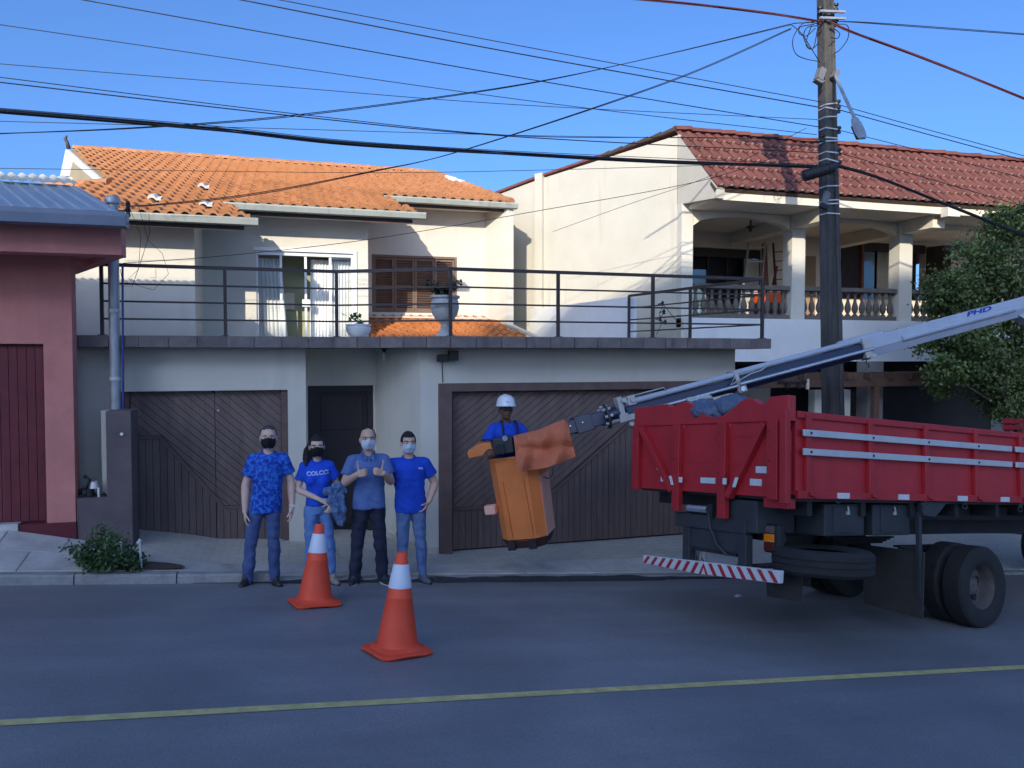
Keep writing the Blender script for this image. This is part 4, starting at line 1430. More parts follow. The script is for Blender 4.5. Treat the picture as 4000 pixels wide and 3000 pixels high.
fl_ = MB()
for px_, py_ in ((360, 2140), (455, 2165), (398, 2172), (330, 2185)):
    c = at(px_, py_, 8.95)
    leaf_cloud(fl_, [c + Vector((random.gauss(0, .01), random.gauss(0, .01), random.gauss(0, .008))) for _ in range(14)], .03)
fl_.build('blossom', mat('pale_lilac_petal', (.45, .42, .55), .6, .1, 5), sb, fix=False)
for px_, top, bot, lbl in ((422, 2108, 2165, 'first white plastic stake from the left in the kerbside bush'), (470, 2122, 2245, 'middle white plastic stake standing tallest in the kerbside bush'), (545, 2112, 2215, 'thick white plastic stake at the right end of the kerbside bush')):
    a, b = at(px_, top, 9.0), at(px_ + 8, bot, 8.98)
    b.z = pave_z(b.x, 9.0) + .0
    st = thing('plant_stake', lbl, 'stake', b, 'white stakes in the kerbside bush')
    MB().tube([b - Vector((0, 0, .03)), a], [.011, .016], 8).build('rod', M_PVC, st)
    MB().cyl(a - Vector((.018, .006, .028)), a + Vector((.012, 0, .012)), .02, .017, 8).build('clip', M_PVC, st)
mb = MB()
n = 14
pts = [(-1.62 + .52 * math.cos(2 * PI * i / n), 9.08 + .17 * math.sin(2 * PI * i / n)) for i in range(n)]
mb.poly([(x, y, pave_z(x, max(y, KY + .13)) + .012) for x, y in pts])
struct(mb.build('planting_soil', M_SOIL, fix=False))

# ================================================================ utility pole
M_POLE = mat('weathered_concrete', (0.085, 0.08, 0.075), .95, .45, 4, .8, 40, stretch=(1, 1, .35), streak=((0.02, 0.02, 0.022), .85, 7, .42))
M_STRAP = mat('steel_strap', (.60, .60, .58), .45, .1, 10, metal=.3)
M_CABLE = mat('black_cable', (.014, .014, .016), .55, .2, 30)
M_CABLER = mat('dark_red_cable', (.11, .018, .014), .6, .2, 30)
PY = 9.45
pa, pb = at(3252, 1500, PY), at(3224, 0, PY)
dirp = (pb - pa) / (pb.z - pa.z)
base = pa + dirp * (gz(pa.x) - .2 - pa.z)
top = pa + dirp * (9.6 - pa.z)


def pole_at(z):
    return pa + dirp * (z - pa.z)


def pole_w(z):
    return lerp(.132, .078, (z - base.z) / (top.z - base.z))          # half width


pole = thing('utility_pole', 'tall weathered concrete utility pole with grooved faces behind the truck', 'utility pole', base)
mb = MB()
rows = []
for k in range(14):
    z = lerp(base.z, top.z, k / 13)
    c, h = pole_at(z), pole_w(z)
    g = h * .42
    sh_ = [(-1, -1), (-.45, -1), (-.38, -.72), (.38, -.72), (.45, -1), (1, -1), (1, 1), (-1, 1)]
    rows.append([c + Vector((a * h, b * h * .85, 0)) for a, b in sh_])
for k in range(13):
    for i in range(8):
        mb.quad(rows[k][i], rows[k][(i + 1) % 8], rows[k + 1][(i + 1) % 8], rows[k + 1][i])
mb.poly(rows[-1])
mb.build('shaft', M_POLE, pole)


def zy(py):
    return at(3240, py, PY).z


for py_ in (413, 431, 463, 509, 545, 557, 601, 632, 731, 786, 800, 838):
    z = zy(py_)
    c, h = pole_at(z), pole_w(z) + .006
    t = Vector((0, 0, random.uniform(-.02, .02)))
    mb = MB()
    P = [c + Vector((sx * h, sy * h * .86, 0)) + t * sx for sx, sy in ((-1, -1), (1, -1), (1, 1), (-1, 1))]
    for i in range(4):
        a, b = P[i], P[(i + 1) % 4]
        mb.quad(a - Vector((0, 0, .009)), b - Vector((0, 0, .009)), b + Vector((0, 0, .009)), a + Vector((0, 0, .009)))
    mb.build('strap', M_STRAP, pole, fix=False)
ins_prof = [(.012, -.06), (.035, -.055), (.035, -.03), (.02, -.02), (.02, 0), (.038, .01), (.038, .04), (.012, .05)]
for py_, sx in ((405, 1), (428, 1), (508, 1), (592, 1), (640, 1), (30, 1), (90, 1), (52, -1), (545, -1)):
    z = zy(py_)
    c = pole_at(z) + Vector((sx * (pole_w(z) + .045), -.05, 0))
    MB().lathe(ins_prof, c, 10).build('insulator', M_BLACK, pole, auto=40)
    MB().bar(c + Vector((-sx * .06, .03, 0)), c + Vector((0, 0, 0)), .02, .02).build('bracket', M_GALV, pole)
for py_ in (62, 88):
    z = zy(py_)
    c = pole_at(z)
    MB().bar(c + Vector((-.2, -.13, -.02)), c + Vector((.22, -.13, .02)), .035, .03).build('cross_bracket', M_GALV, pole)
# crossarm and insulators higher up, above the picture
z = 8.9
c = pole_at(z)
MB().bar(c + Vector((-1.0, -.14, 0)), c + Vector((1.0, -.14, 0)), .09, .11).build('crossarm', M_POLE, pole)
for sx in (-.9, -.3, .45, .9):
    MB().lathe(ins_prof, c + Vector((sx, -.14, .12)), 10).build('insulator', M_BLACK, pole, auto=40)
MB().cyl(c + Vector((.1, .42, -.9)), c + Vector((.1, .42, -.1)), .24, n=16).build('transformer', M_GALV, pole, auto=40)
# boxes clamped to the pole
M_GBOX = mat('grey_junction_box', (.16, .165, .17), .6, .15, 8)
for p, sz, m in (((3203, 292), (.04, .06, .08), M_GBOX), ((3262, 292), (.025, .05, .05), M_GBOX), ((3198, 318), (.05, .05, .02), M_GBOX), ((3225, 775), (.035, .03, .09), M_GBOX), ((3218, 805), (.05, .03, .03), M_BLACK)):
    c = at(*p, PY - .14)
    MB().obox(c, (sz[0], 0, -.02), (0, sz[1], 0), (.03, 0, sz[2])).build('junction_box', m, pole, bevel=.006)
loops = [[(3205, 95), (3140, 90), (3098, 150), (3105, 205), (3140, 228), (3200, 240)], [(3190, 100), (3150, 110), (3140, 150), (3165, 190), (3180, 180), (3192, 120)],
         [(3090, 95), (3130, 130), (3160, 175), (3185, 215), (3203, 245)], [(3180, 95), (3128, 105), (3122, 130), (3150, 140), (3185, 110)], [(3262, 95), (3310, 100), (3312, 150), (3280, 195), (3258, 208)],
         [(3255, 110), (3280, 130), (3270, 150), (3245, 145)], [(3095, 92), (3120, 90), (3160, 88), (3205, 80)], [(3170, 100), (3148, 170), (3170, 192), (3200, 165)]]


def smooth_path(P, n=6):
    out = []
    for i in range(len(P) - 1):
        p0, p1, p2, p3 = P[max(i - 1, 0)], P[i], P[i + 1], P[min(i + 2, len(P) - 1)]
        for k in range(n):
            t = k / n
            out.append(.5 * ((2 * p1) + (p2 - p0) * t + (2 * p0 - 5 * p1 + 4 * p2 - p3) * t * t + (3 * p1 - p0 - 3 * p2 + p3) * t ** 3))
    out.append(P[-1])
    return out


for lp in loops:
    P = [at(x, y, PY - .1 - .1 * (i % 2)) for i, (x, y) in enumerate(lp)]
    MB().tube(smooth_path(P), .0065, 5).build('jumper_wire', M_CABLE, pole, True)

# street lamp on the pole
lm = thing('street_lamp', 'grey street lamp on a thin arm fixed to the utility pole', 'street lamp', at(3262, 300, PY - .2))
a, b = at(3262, 296, PY - .15), at(3342, 470, PY - 1.2)
MB().cyl(a, b, .021, n=10).build('arm', M_GALV, lm, auto=40)
h0, h1 = at(3336, 462, PY - 1.12), at(3370, 540, PY - 1.6)
ax = (h1 - h0)
L = ax.length
ax.normalize()
side = ax.cross(Vector((0, 0, 1))).normalized()
up_ = side.cross(ax)
mb = MB()
rows = []
for t, wv, hh in ((0, .025, .025), (.08, .045, .04), (.3, .06, .044), (.7, .064, .04), (.95, .054, .03), (1, .034, .018)):
    c = h0 + ax * L * t
    rows.append([c + side * (wv * math.cos(q)) + up_ * (hh * math.sin(q) * (1 if math.sin(q) > 0 else .6)) for q in [2 * PI * i / 14 for i in range(14)]])
for k in range(len(rows) - 1):
    for i in range(14):
        mb.quad(rows[k][i], rows[k][(i + 1) % 14], rows[k + 1][(i + 1) % 14], rows[k + 1][i])
mb.poly(rows[0]).poly(rows[-1])
mb.build('lamp_head', M_GALV, lm, auto=45)
MB().obox(h0 + ax * L * .55 - up_ * .045, ax * L * .3, side * .055, up_ * .01).build('lens', M_GLS, lm)
# splice closure
sc_ = thing('splice_closure', 'black cylindrical splice closure hanging beside the utility pole', 'cable box', at(3190, 670, PY - .2))
a, b = at(3138, 688, PY - .25), at(3262, 652, PY - .35)
MB().lathe([(.03, -.02), (.075, 0), (.08, .03), (.075, (b - a).length - .03), (.04, (b - a).length), (.02, (b - a).length + .05)], a, 14, (b - a)).build('shell', M_CABLE, sc_, auto=40)
for t in (.25, .5, .75):
    MB().lathe([(.078, 0), (.083, .005), (.083, .02), (.078, .025)], lerp(a, b, t), 14, (b - a)).build('band', M_BLACK, sc_)

# ---- overhead cables, each strung on its own
CG = 'overhead cables'


def cable(label, pts, r, m=None, group=CG, bundle=0):
    P = [at(x, y, Y) for x, y, Y in pts]
    if len(P) == 2:
        P.insert(1, (P[0] + P[1]) / 2)
    P = smooth_path(P, 10)
    mb = MB()
    if bundle:
        for q in range(bundle):
            off_ = [Vector((0, math.cos(2 * PI * q / bundle + i * .09) * r * .9, math.sin(2 * PI * q / bundle + i * .09) * r * .9)) for i in range(len(P))]
            mb.tube([p + o for p, o in zip(P, off_)], r * .62, 6)
    else:
        mb.tube(P, r * .8, 6)
    o = mb.build('overhead_cable', m or M_CABLE, None, True)
    return tag(o, label, 'cable', group)


Yk = 9.3
cable('uppermost thin cable of the close pair crossing the sky from the top to the pole', [(1080, -3, Yk), (2000, 173, Yk), (3205, 398, Yk)], .0065)
cable('lower cable of the close pair crossing the sky from the top to the pole', [(930, -3, Yk), (2000, 205, Yk), (3205, 420, Yk)], .009)
cable('single thin cable running from the upper left sky down to the pole middle', [(316, -2, Yk), (2000, 298, Yk), (3205, 497, Yk)], .0075)
cable('faint cable entering at the upper left edge below the first sky cable', [(-30, 92, Yk + .6), (2000, 385, Yk + .6), (3190, 526, Yk + .3)], .006)
cable('faint cable entering at the left edge a little below the upper left one', [(-30, 247, Yk + .8), (1000, 330, Yk + .8), (2000, 408, Yk + .7), (3195, 467, Yk + .3)], .0055)
cable('upper cable of the twin pair just above the thick black bundle', [(-30, 298, Yk), (1175, 447, Yk), (2000, 529, Yk), (2700, 537, Yk), (3200, 545, Yk)], .006)
cable('lower cable of the twin pair just above the thick black bundle', [(-30, 318, Yk), (1175, 456, Yk), (2000, 533, Yk), (3205, 597, Yk)], .008)
cable('thick black cable bundle sagging across the whole picture to the pole', [(-40, 431, Yk), (814, 502, Yk), (1356, 560, Yk), (2000, 600, Yk), (2600, 632, Yk), (3000, 645, Yk), (3230, 652, Yk - .05)], .017, bundle=4)
cable('thick black cable bundle leaving the pole towards the lower right', [(3240, 640, Yk - .05), (3420, 690, Yk - .1), (3700, 800, Yk - .1), (4040, 935, Yk - .1)], .015, bundle=4)
cable('thin cable hanging close above the thick black bundle', [(-30, 420, Yk + .02), (814, 490, Yk + .02), (1356, 549, Yk + .02), (2000, 590, Yk + .02), (3000, 635, Yk), (3220, 640, Yk)], .005)
cable('twisted cable climbing from the left edge across the sky to the pole top', [(-30, 523, 9.0), (542, 499, 9.05), (1175, 449, 9.1), (2000, 337, 9.2), (2560, 222, 9.25), (3090, 95, 9.35)], .008, bundle=2)
cable('twisted cable climbing from the service post past the orange roof to the pole top', [(475, 803, 10.2), (610, 800, 10.15), (1000, 757, 10.05), (1442, 672, 9.9), (1822, 583, 9.75), (2616, 318, 9.5), (3090, 112, 9.35)], .009, bundle=2)
cable('red and black cable bundle from the top edge to the pole head', [(2440, -8, Yk), (2750, 20, Yk), (3000, 52, Yk), (3215, 86, Yk)], .012, M_CABLER, bundle=3)
cable('red and black cable bundle from the pole head to the right edge', [(3245, 88, Yk), (3330, 125, Yk - .1), (3600, 225, Yk - .2), (4030, 397, Yk - .3)], .013, M_CABLER, bundle=3)
cable('twisted cable running nearly level from the pole head to the right edge', [(3262, 85, Yk), (3340, 86, Yk), (3600, 104, Yk + .2), (4030, 136, Yk + .4)], .009, bundle=2)
cable('upper of the thin cable pair running from the pole to the right edge', [(3272, 408, Yk), (3600, 500, Yk - .1), (4030, 617, Yk - .2)], .0065)
cable('lower of the thin cable pair running from the pole to the right edge', [(3274, 428, Yk), (3600, 518, Yk - .1), (4030, 634, Yk - .2)], .008)
cable('thin cable passing below the street lamp towards the right edge', [(3272, 507, Yk), (3600, 590, Yk - .1), (4030, 705, Yk - .2)], .006)
cable('thin cable lying in front of the red roof right of the pole', [(3274, 596, Yk), (3600, 690, Yk - .1), (4030, 815, Yk - .2)], .007)
cable('thin level cable crossing in front of the orange roof', [(-30, 657, 11.5), (1350, 674, 11.5), (2000, 667, 11.3), (2900, 640, 11.0), (3215, 610, 9.6)], .0055)
cable('thin service wire from the cream terrace wall rising to the pole', [(480, 1028, 11.5), (900, 997, 11.4), (1442, 935, 11.2), (2100, 824, 10.8), (2762, 700, 10.2), (3195, 548, 9.5)], .006)
cable('thin service wire rising over the cream gable wall to the pole', [(2160, 905, 14.5), (2450, 800, 12.8), (2780, 685, 11.2), (3150, 500, 9.6)], .005)
cable('thin faint cable entering at the left edge under the black bundle', [(-30, 473, Yk + 2), (1000, 500, Yk + 2), (2000, 528, Yk + 2), (2800, 540, Yk + 1.5)], .006)

# ================================================================ red crane truck
M_RED = mat('red_truck_paint', (0.46, 0.022, 0.03), .5, .14, 3, .12, 30, streak=((0.28, 0.018, 0.02), .35, 6), coat=.15)
M_RED2 = mat('red_truck_frame', (0.42, 0.02, 0.027), .5, .15, 5, .1, 30)
M_TBLACK = mat('truck_chassis_black', (0.018, 0.018, 0.020), .7, .3, 4, .2, 30)
M_TGREY = mat('truck_box_grey', (0.035, 0.04, 0.045), .6, .25, 4, .1, 30)
M_TYRE = mat('tyre_rubber', (0.022, 0.022, 0.022), .85, .2, 8, .3, 60)
M_RIM = mat('dusty_wheel_rim', (0.11, 0.095, 0.09), .8, .3, 6, .2, 40)
M_FLAP = mat('mud_flap_rubber', (0.04, 0.038, 0.036), .8, .25, 4, .3, 40)
M_REFL = mat('reflective_white', (0.62, 0.66, 0.66), .35, .06, 20)
M_REFLR = mat('reflective_red', (0.42, 0.03, 0.04), .4, .12, 20)
M_ALUB = mat('aluminium_rail', (0.60, 0.61, 0.62), .4, .08, 6, metal=.4)
M_NAVY = mat('navy_boom_paint', (0.012, 0.018, 0.055), .35, .15, 4, coat=.3)
M_BOOM = mat('pale_grey_boom_paint', (0.40, 0.445, 0.52), .4, .06, 4, coat=.2)
M_BOOMW = mat('dusty_white_bracket', (0.46, 0.45, 0.42), .6, .15, 10)
M_STEEL = mat('bright_steel_rod', (0.65, 0.66, 0.68), .25, .05, 6, metal=.8)
M_OR = mat('orange_fibreglass', (0.70, 0.20, 0.05), .45, .1, 3, .08, 30, streak=((0.50, 0.22, 0.12), .4, 4))
M_ORP = mat('pink_fibreglass', (0.84, 0.43, 0.31), .6, .08, 4)
M_CANV = mat('orange_canvas', (0.66, 0.19, 0.09), .8, .1, 4, .3, 120)
M_TARP = mat('blue_grey_tarp', (0.085, 0.12, 0.19), .6, .2, 4, .3, 30)
M_AMBER = mat('amber_lens', (0.85, 0.22, 0.01), .25, .15, 8)

TROT = Matrix.Rotation(0.2175, 4, 'Z') @ Matrix.Rotation(0.1021, 4, 'Y') @ Matrix.Rotation(-0.1033, 4, 'X')
TH = 2.239
TSC = 0.903
TM = Matrix.Translation((4.153, 5.670, 2.0995)) @ TROT @ Matrix.Scale(TSC, 4) @ Matrix.Translation((0, 0, -TH))
TI = TM.inverted()
truck = thing('crane_truck', 'red flatbed truck with grey crane boom and orange bucket', 'truck', M=TM, local=True)


def tl_(p):
    return TI @ Vector(p)


def tray(px_, py_, ax, val):
    """point of the truck, in its own frame, where a sight line meets the plane x, y or z = val"""
    o, d = TI @ CAM, TI.to_3x3() @ ray(px_, py_)
    return o + d * ((val - o[ax]) / d[ax])


W = 2.282
Z = lambda z: z + TH                                   # heights measured from the top of the sideboards
BL = 7.2
# ---- sideboards
for y0, s in ((0.0, -1), (W, 1)):
    sb_ = MB().box(0.06, BL, y0 - .015 if s < 0 else y0 - .03, y0 + .03 if s < 0 else y0 + .015, Z(-.80), Z(-.01)).build('sideboard', M_RED, truck)
    o = y0 + s * .016
    f = lambda a, b: (min(a, b), max(a, b))
    ya, yb = f(o, o + s * .03)
    MB().box(0.06, BL, ya, yb, Z(-.065), Z(.0)).build('top_rail', M_RED2, sb_, bevel=.006)
    MB().box(0.06, BL, ya - .01, yb + .01, Z(-.83), Z(-.755)).build('bottom_rail', M_RED2, sb_, bevel=.006)
    ya, yb = f(o, o + s * .045)
    for x in (.20, 1.12, 2.04, 2.96, 3.88, 4.8, 5.72, 6.64):
        MB().box(x - .035, x + .035, ya, yb, Z(-.81), Z(-.02)).build('stanchion', M_RED2, sb_, bevel=.005)
        if s < 0:
            MB().obox((x + .03, -.07, Z(-.79)), (.045, 0, -.012), (0, .012, 0), (0, 0, .014)).build('hinge_latch', M_RED2, sb_)
    ya, yb = f(o + s * .046, o + s * .066)
    if s < 0:
        for z in (-.205, -.385):
            for x0, x1 in ((.10, 3.64), (3.72, 7.1)):
                MB().box(x0, x1, ya, yb, Z(z - .032), Z(z + .032)).build('side_rail', M_ALUB, sb_, bevel=.004)
            for x in (.20, 1.12, 2.04, 2.96):
                MB().cyl((x, ya + .002, Z(z)), (x, ya - .006, Z(z)), .013, n=8).build('bolt', M_TBLACK, sb_)
        for px_ in (3285, 3520, 3750, 3915):
            p = tray(px_, 1920, 1, -.03)
            MB().box(p.x - .09, p.x + .09, -.062, -.048, Z(-.82), Z(-.765)).build('reflector', M_REFL, sb_)
MB().box(.05, BL, 0.04, W - .04, Z(-.86), Z(-.79)).build('bed_floor', M_TGREY, truck)
for i in range(9):
    x = .3 + i * .8
    MB().box(x, x + .07, .05, W - .05, Z(-1.0), Z(-.861)).build('cross_member', M_TBLACK, truck)
# ---- tailgate
gate = MB().box(-.03, .03, .02, W - .0, Z(-.83), Z(-.09)).build('tailgate', M_RED, truck)
tp_ = [(W + .02, .13), (1.95, .135), (1.72, .145), (1.66, .11), (1.58, .115), (1.52, .15), (1.42, .155), (1.33, .13), (1.22, .05), (1.08, -.02), (.95, -.035), (.83, -.02), (.70, .04), (.58, .12), (.50, .145), (.42, .135), (.36, .09), (.29, .075), (.24, .10), (.20, .14), (-.03, .145), (-.03, -.10), (W + .02, -.10)]
MB().prism([(-.05, y, Z(z)) for y, z in tp_], (.10, 0, 0)).build('shaped_top_board', M_RED, gate, bevel=.006)
for z in (-.24, -.52):
    MB().box(-.034, -.03, .03, W - .02, Z(z - .004), Z(z + .004)).build('board_joint', M_RED2, gate)
for y, w_, z0, z1 in ((2.22, .11, -.85, -.10), (1.50, .11, -1.05, -.10), (.80, .11, -1.08, -.10), (.13, .13, -.85, -.10), (.0, .08, -.88, -.0)):
    MB().box(-.10, -.031, y - w_ / 2, y + w_ / 2, Z(z0), Z(z1)).build('gate_post', M_RED2, gate, bevel=.006)
for a, b in (((2.13, -.12), (1.56, -.84)), ((.24, -.12), (.72, -.86))):
    MB().bar((-.066, a[0], Z(a[1])), (-.066, b[0], Z(b[1])), .07, .085, (1, 0, 0)).build('diagonal_brace', M_RED2, gate, bevel=.005)
for y in (1.50, .80):
    MB().lathe([(.07, -.075), (.07, .0), (.05, .012)], (-.031, y, Z(-.12)), 14, (-1, 0, 0)).build('post_boss', M_RED2, gate)
for y in (2.22, 1.50, .80, .13):
    for z in (-.2, -.34, -.48, -.62):
        MB().cyl((-.10, y + .03, Z(z)), (-.108, y + .03, Z(z)), .011, n=6).build('bolt', M_RED2, gate)
for px_, py_, hw, hh in ((2576, 1825, .04, .03), (2592, 1871, .045, .03), (2622, 1876, .02, .05), (2659, 1874, .027, .03), (2766, 1877, .11, .03), (2831, 1880, .027, .032), (2873, 1884, .022, .05), (2976, 1835, .075, .033), (2953, 1884, .075, .033)):
    p = tray(px_, py_, 0, -.11 if px_ in (2659, 2831, 2622, 2873) else -.035)
    tilt = .02 if px_ == 2873 else (-.02 if px_ == 2622 else 0)
    MB().obox((p.x - .002, p.y, p.z), (.003, 0, 0), (0, hw, 0), (0, -tilt, hh)).build('reflector', M_REFL, gate)
MB().box(-.02, .10, .02, .30, Z(-.93), Z(-.84)).build('corner_bracket', M_RED2, gate)
# headboard seen over the bed
q = tray(3912, 1600, 1, W)
hb = MB().box(q.x, q.x + .05, 0.0, W, Z(.0), Z(.06)).build('headboard', M_RED, truck)
for k in range(4):
    MB().box(q.x - .01, q.x + .045, 0.0, W - .01, Z(.08 + k * .11), Z(.155 + k * .11)).build('slat', M_RED, hb, bevel=.005)
for y in (.05, W / 2, W - .06):
    MB().box(q.x + .046, q.x + .09, y - .05, y + .05, Z(-.8), Z(.5)).build('headboard_post', M_RED2, hb)

# ---- chassis and rear under-ride gear
ch = MB().box(.15, 9.0, .70, .78, Z(-1.26), Z(-1.0)).build('chassis_rail', M_TBLACK, truck)
MB().box(.15, 9.0, 1.50, 1.58, Z(-1.26), Z(-1.0)).build('chassis_rail', M_TBLACK, truck)
MB().box(2.3, 7.0, .35, 1.95, Z(-1.06), Z(-.90)).build('dark_underbody', M_TBLACK, truck)  # solid black box added so the underside of the bed reads dark
for i in range(5):
    MB().box(.2 + i * 1.6, .3 + i * 1.6, .78, 1.5, Z(-1.24), Z(-1.02)).build('chassis_cross_member', M_TBLACK, ch)
MB().box(.0, .16, .56, 1.60, Z(-1.22), Z(-1.07)).build('rear_beam', M_TGREY, ch, bevel=.01)
MB().box(.02, .05, .66, 1.44, Z(-1.42), Z(-1.225)).build('rear_plate', M_TGREY, ch)
MB().box(.03, .12, .70, 1.40, Z(-1.46), Z(-1.421)).build('rear_cross_bar', M_TBLACK, ch)
MB().cyl((-.02, 1.06, Z(-1.01)), (-.02, 1.36, Z(-1.01)), .04, n=14).build('roller', M_STEEL, ch, auto=40)
MB().box(-.04, .06, .98, 1.06, Z(-1.09), Z(-.95)).build('tow_jaw', M_TBLACK, ch)
MB().tube([(-.05, 1.02, Z(-1.05)), (-.06, .99, Z(-1.2)), (-.04, .96, Z(-1.26)), (-.03, .92, Z(-1.36)), (.02, .82, Z(-1.46))], .014, 6).build('chain', M_TGREY, ch)
for y in (1.42, .60):
    MB().box(-.0, .10, y - .055, y + .055, Z(-1.60), Z(-1.221)).build('bumper_bracket', M_TGREY, ch, bevel=.01)
bp = [(-.03, .09, Z(-1.512)), (-.03, 2.11, Z(-1.605)), (-.03, 2.115, Z(-1.70)), (-.03, 1.2, Z(-1.695)), (-.03, .10, Z(-1.632))]
bm_ = MB().prism(bp, (.06, 0, 0)).build('bumper', M_REFL, truck, bevel=.006)
for i in range(15):
    y = lerp(2.04, .17, i / 14)
    dy = .045 if i < 7 else (-.045 if i > 7 else 0)
    yt, zt = y - dy * .9, lerp(Z(-1.524), Z(-1.612), (y - .09) / 2.02)
    zb_ = lerp(Z(-1.624), Z(-1.695), min(1, (y - .1) / 1.1))
    yb_ = y + dy * .9
    if i == 7:
        MB().prism([(-.032, y + .0, zt), (-.032, y + .07, zb_), (-.032, y + .035, zb_), (-.032, y, zt - .045), (-.032, y - .035, zb_), (-.032, y - .07, zb_)], (-.003, 0, 0)).build('red_stripe', M_REFLR, bm_)
    else:
        MB().prism([(-.032, yt + .026, zt), (-.032, yt - .026, zt), (-.032, yb_ - .026, zb_), (-.032, yb_ + .026, zb_)], (-.003, 0, 0)).build('red_stripe', M_REFLR, bm_)
p = tray(2738, 2186, 0, .2)
pl_ = MB().obox(p, (.004, 0, .02), (0, .085, 0), (-.015, 0, .07)).build('number_plate', M_REFL, truck)
tx = text_mesh('JLS', .11, M_TBLACK, 'plate_lettering')
o = link('plate_lettering', tx, pl_)
o.matrix_basis = Matrix.Translation(p + Vector((-.014, 0, 0))) @ Matrix(((0, 0, -1, 0), (-1, 0, 0, 0), (0, 1, 0, 0), (0, 0, 0, 1)))
# tail lamp
p = tray(3012, 2104, 0, .15)
tlb = MB().box(.15, .24, p.y - .10, p.y + .10, p.z - .14, p.z + .14).build('tail_lamp', M_TBLACK, truck, bevel=.02)
MB().box(.135, .15, p.y - .045, p.y + .085, p.z - .035, p.z + .045).build('amber_lens', M_AMBER, tlb, bevel=.006)
MB().box(.137, .15, p.y - .045, p.y + .085, p.z + .055, p.z + .12).build('clear_lens', M_RIM, tlb, bevel=.006)
MB().box(.137, .15, p.y - .045, p.y + .085, p.z - .12, p.z - .045).build('red_lens', mat('dark_red_lens', (.10, .012, .01), .3), tlb, bevel=.006)
MB().box(.24, .32, p.y - .04, p.y + .5, p.z - .04, p.z + .04).build('lamp_arm', M_TBLACK, tlb)


# ---- wheels: bottoms rest on the sloping road
def road_local_z(x, y):
    """height in the truck frame of the road under (x, y)"""
    o, d = TM @ Vector((x, y, 0)), TM.to_3x3() @ Vector((0, 0, 1))
    return (gz(o.x, o.y) - o.z) / (d.z + SLOPE * d.x + CROSS * d.y)


def wheel(x, y, out, name='wheel'):
    r, hw = .455, .125
    zc = road_local_z(x, y) + r - .004
    prof = [(.25, -hw * .75), (.30, -hw), (.40, -hw), (.435, -hw * .92), (r, -hw * .72), (r, hw * .72), (.435, hw * .92), (.40, hw), (.30, hw), (.25, hw * .75)]
    t = MB().lathe(prof, (x, y, zc), 40, (0, 1, 0), False).build('wheel', M_TYRE, truck, auto=35)
    for k in (-.05, 0, .05):
        MB().lathe([(r - .02, k - .006), (r + .0015, k - .005), (r + .0015, k + .005), (r - .02, k + .006)], (x, y, zc), 40, (0, 1, 0), False).build('tread_groove', M_TBLACK, t)
    s = out
    rim = [(.272, s * .098), (.262, s * .10), (.25, s * .085), (.24, 0), (.228, -s * .055), (.12, -s * .07), (.105, -s * .02), (.085, -s * .01), (.01, -s * .008)]
    MB().lathe(rim, (x, y, zc), 32, (0, 1, 0), False).build('rim', M_RIM, t, auto=40)
    for k in range(5):
        a = 2 * PI * k / 5 + .3
        c = Vector((x + .165 * math.cos(a), y - s * .066, zc + .165 * math.sin(a)))
        MB().cyl(c, c + Vector((0, s * .012, 0)), .048, n=12).build('hand_hole', M_TBLACK, t)
    for k in range(8):
        a = 2 * PI * k / 8
        c = Vector((x + .085 * math.cos(a), y - s * .02, zc + .085 * math.sin(a)))
        MB().cyl(c, c + Vector((0, s * .02, 0)), .011, n=6).build('wheel_nut', M_RIM, t)


for y, o_ in ((.14, -1), (.42, 1), (1.84, -1), (2.12, 1)):
    wheel(3.19, y, o_)
for y, o_ in ((.16, -1), (2.1, 1)):
    wheel(8.6, y, o_)
zc = road_local_z(3.19, 1.1) + .455
MB().cyl((3.19, .3, zc), (3.19, 2.0, zc), .07, n=12).build('rear_axle', M_TBLACK, truck)
MB().ell((3.19, 1.14, zc), .2, .2, .2, 14, 10).build('differential', M_TBLACK, truck, True)
for y in (.66, 1.62):
    for k in range(4):
        MB().box(2.55 + .08 * k, 3.85 - .08 * k, y - .04, y + .04, Z(-1.40) - .022 * k, Z(-1.38) - .022 * k).build('leaf_spring', M_TBLACK, truck)
# spare wheel lying under the bed
zs = Z(-1.43)
prof = [(.25, -.09), (.40, -.125), (.44, -.115), (.47, -.085), (.472, -.04), (.462, -.035), (.462, -.025), (.472, -.02), (.472, .02), (.462, .025), (.462, .035), (.472, .04), (.47, .085), (.44, .115), (.40, .125), (.25, .09)]
c = tray(3212, 2190, 2, zs)
sw = MB().lathe(prof, (c.x, c.y, zs), 48, None, False).build('spare_wheel', M_TYRE, truck, auto=30)
MB().lathe([(.26, .05), (.2, -.02), (.05, -.02)], (c.x, c.y, zs), 24).build('spare_rim', M_RIM, sw)
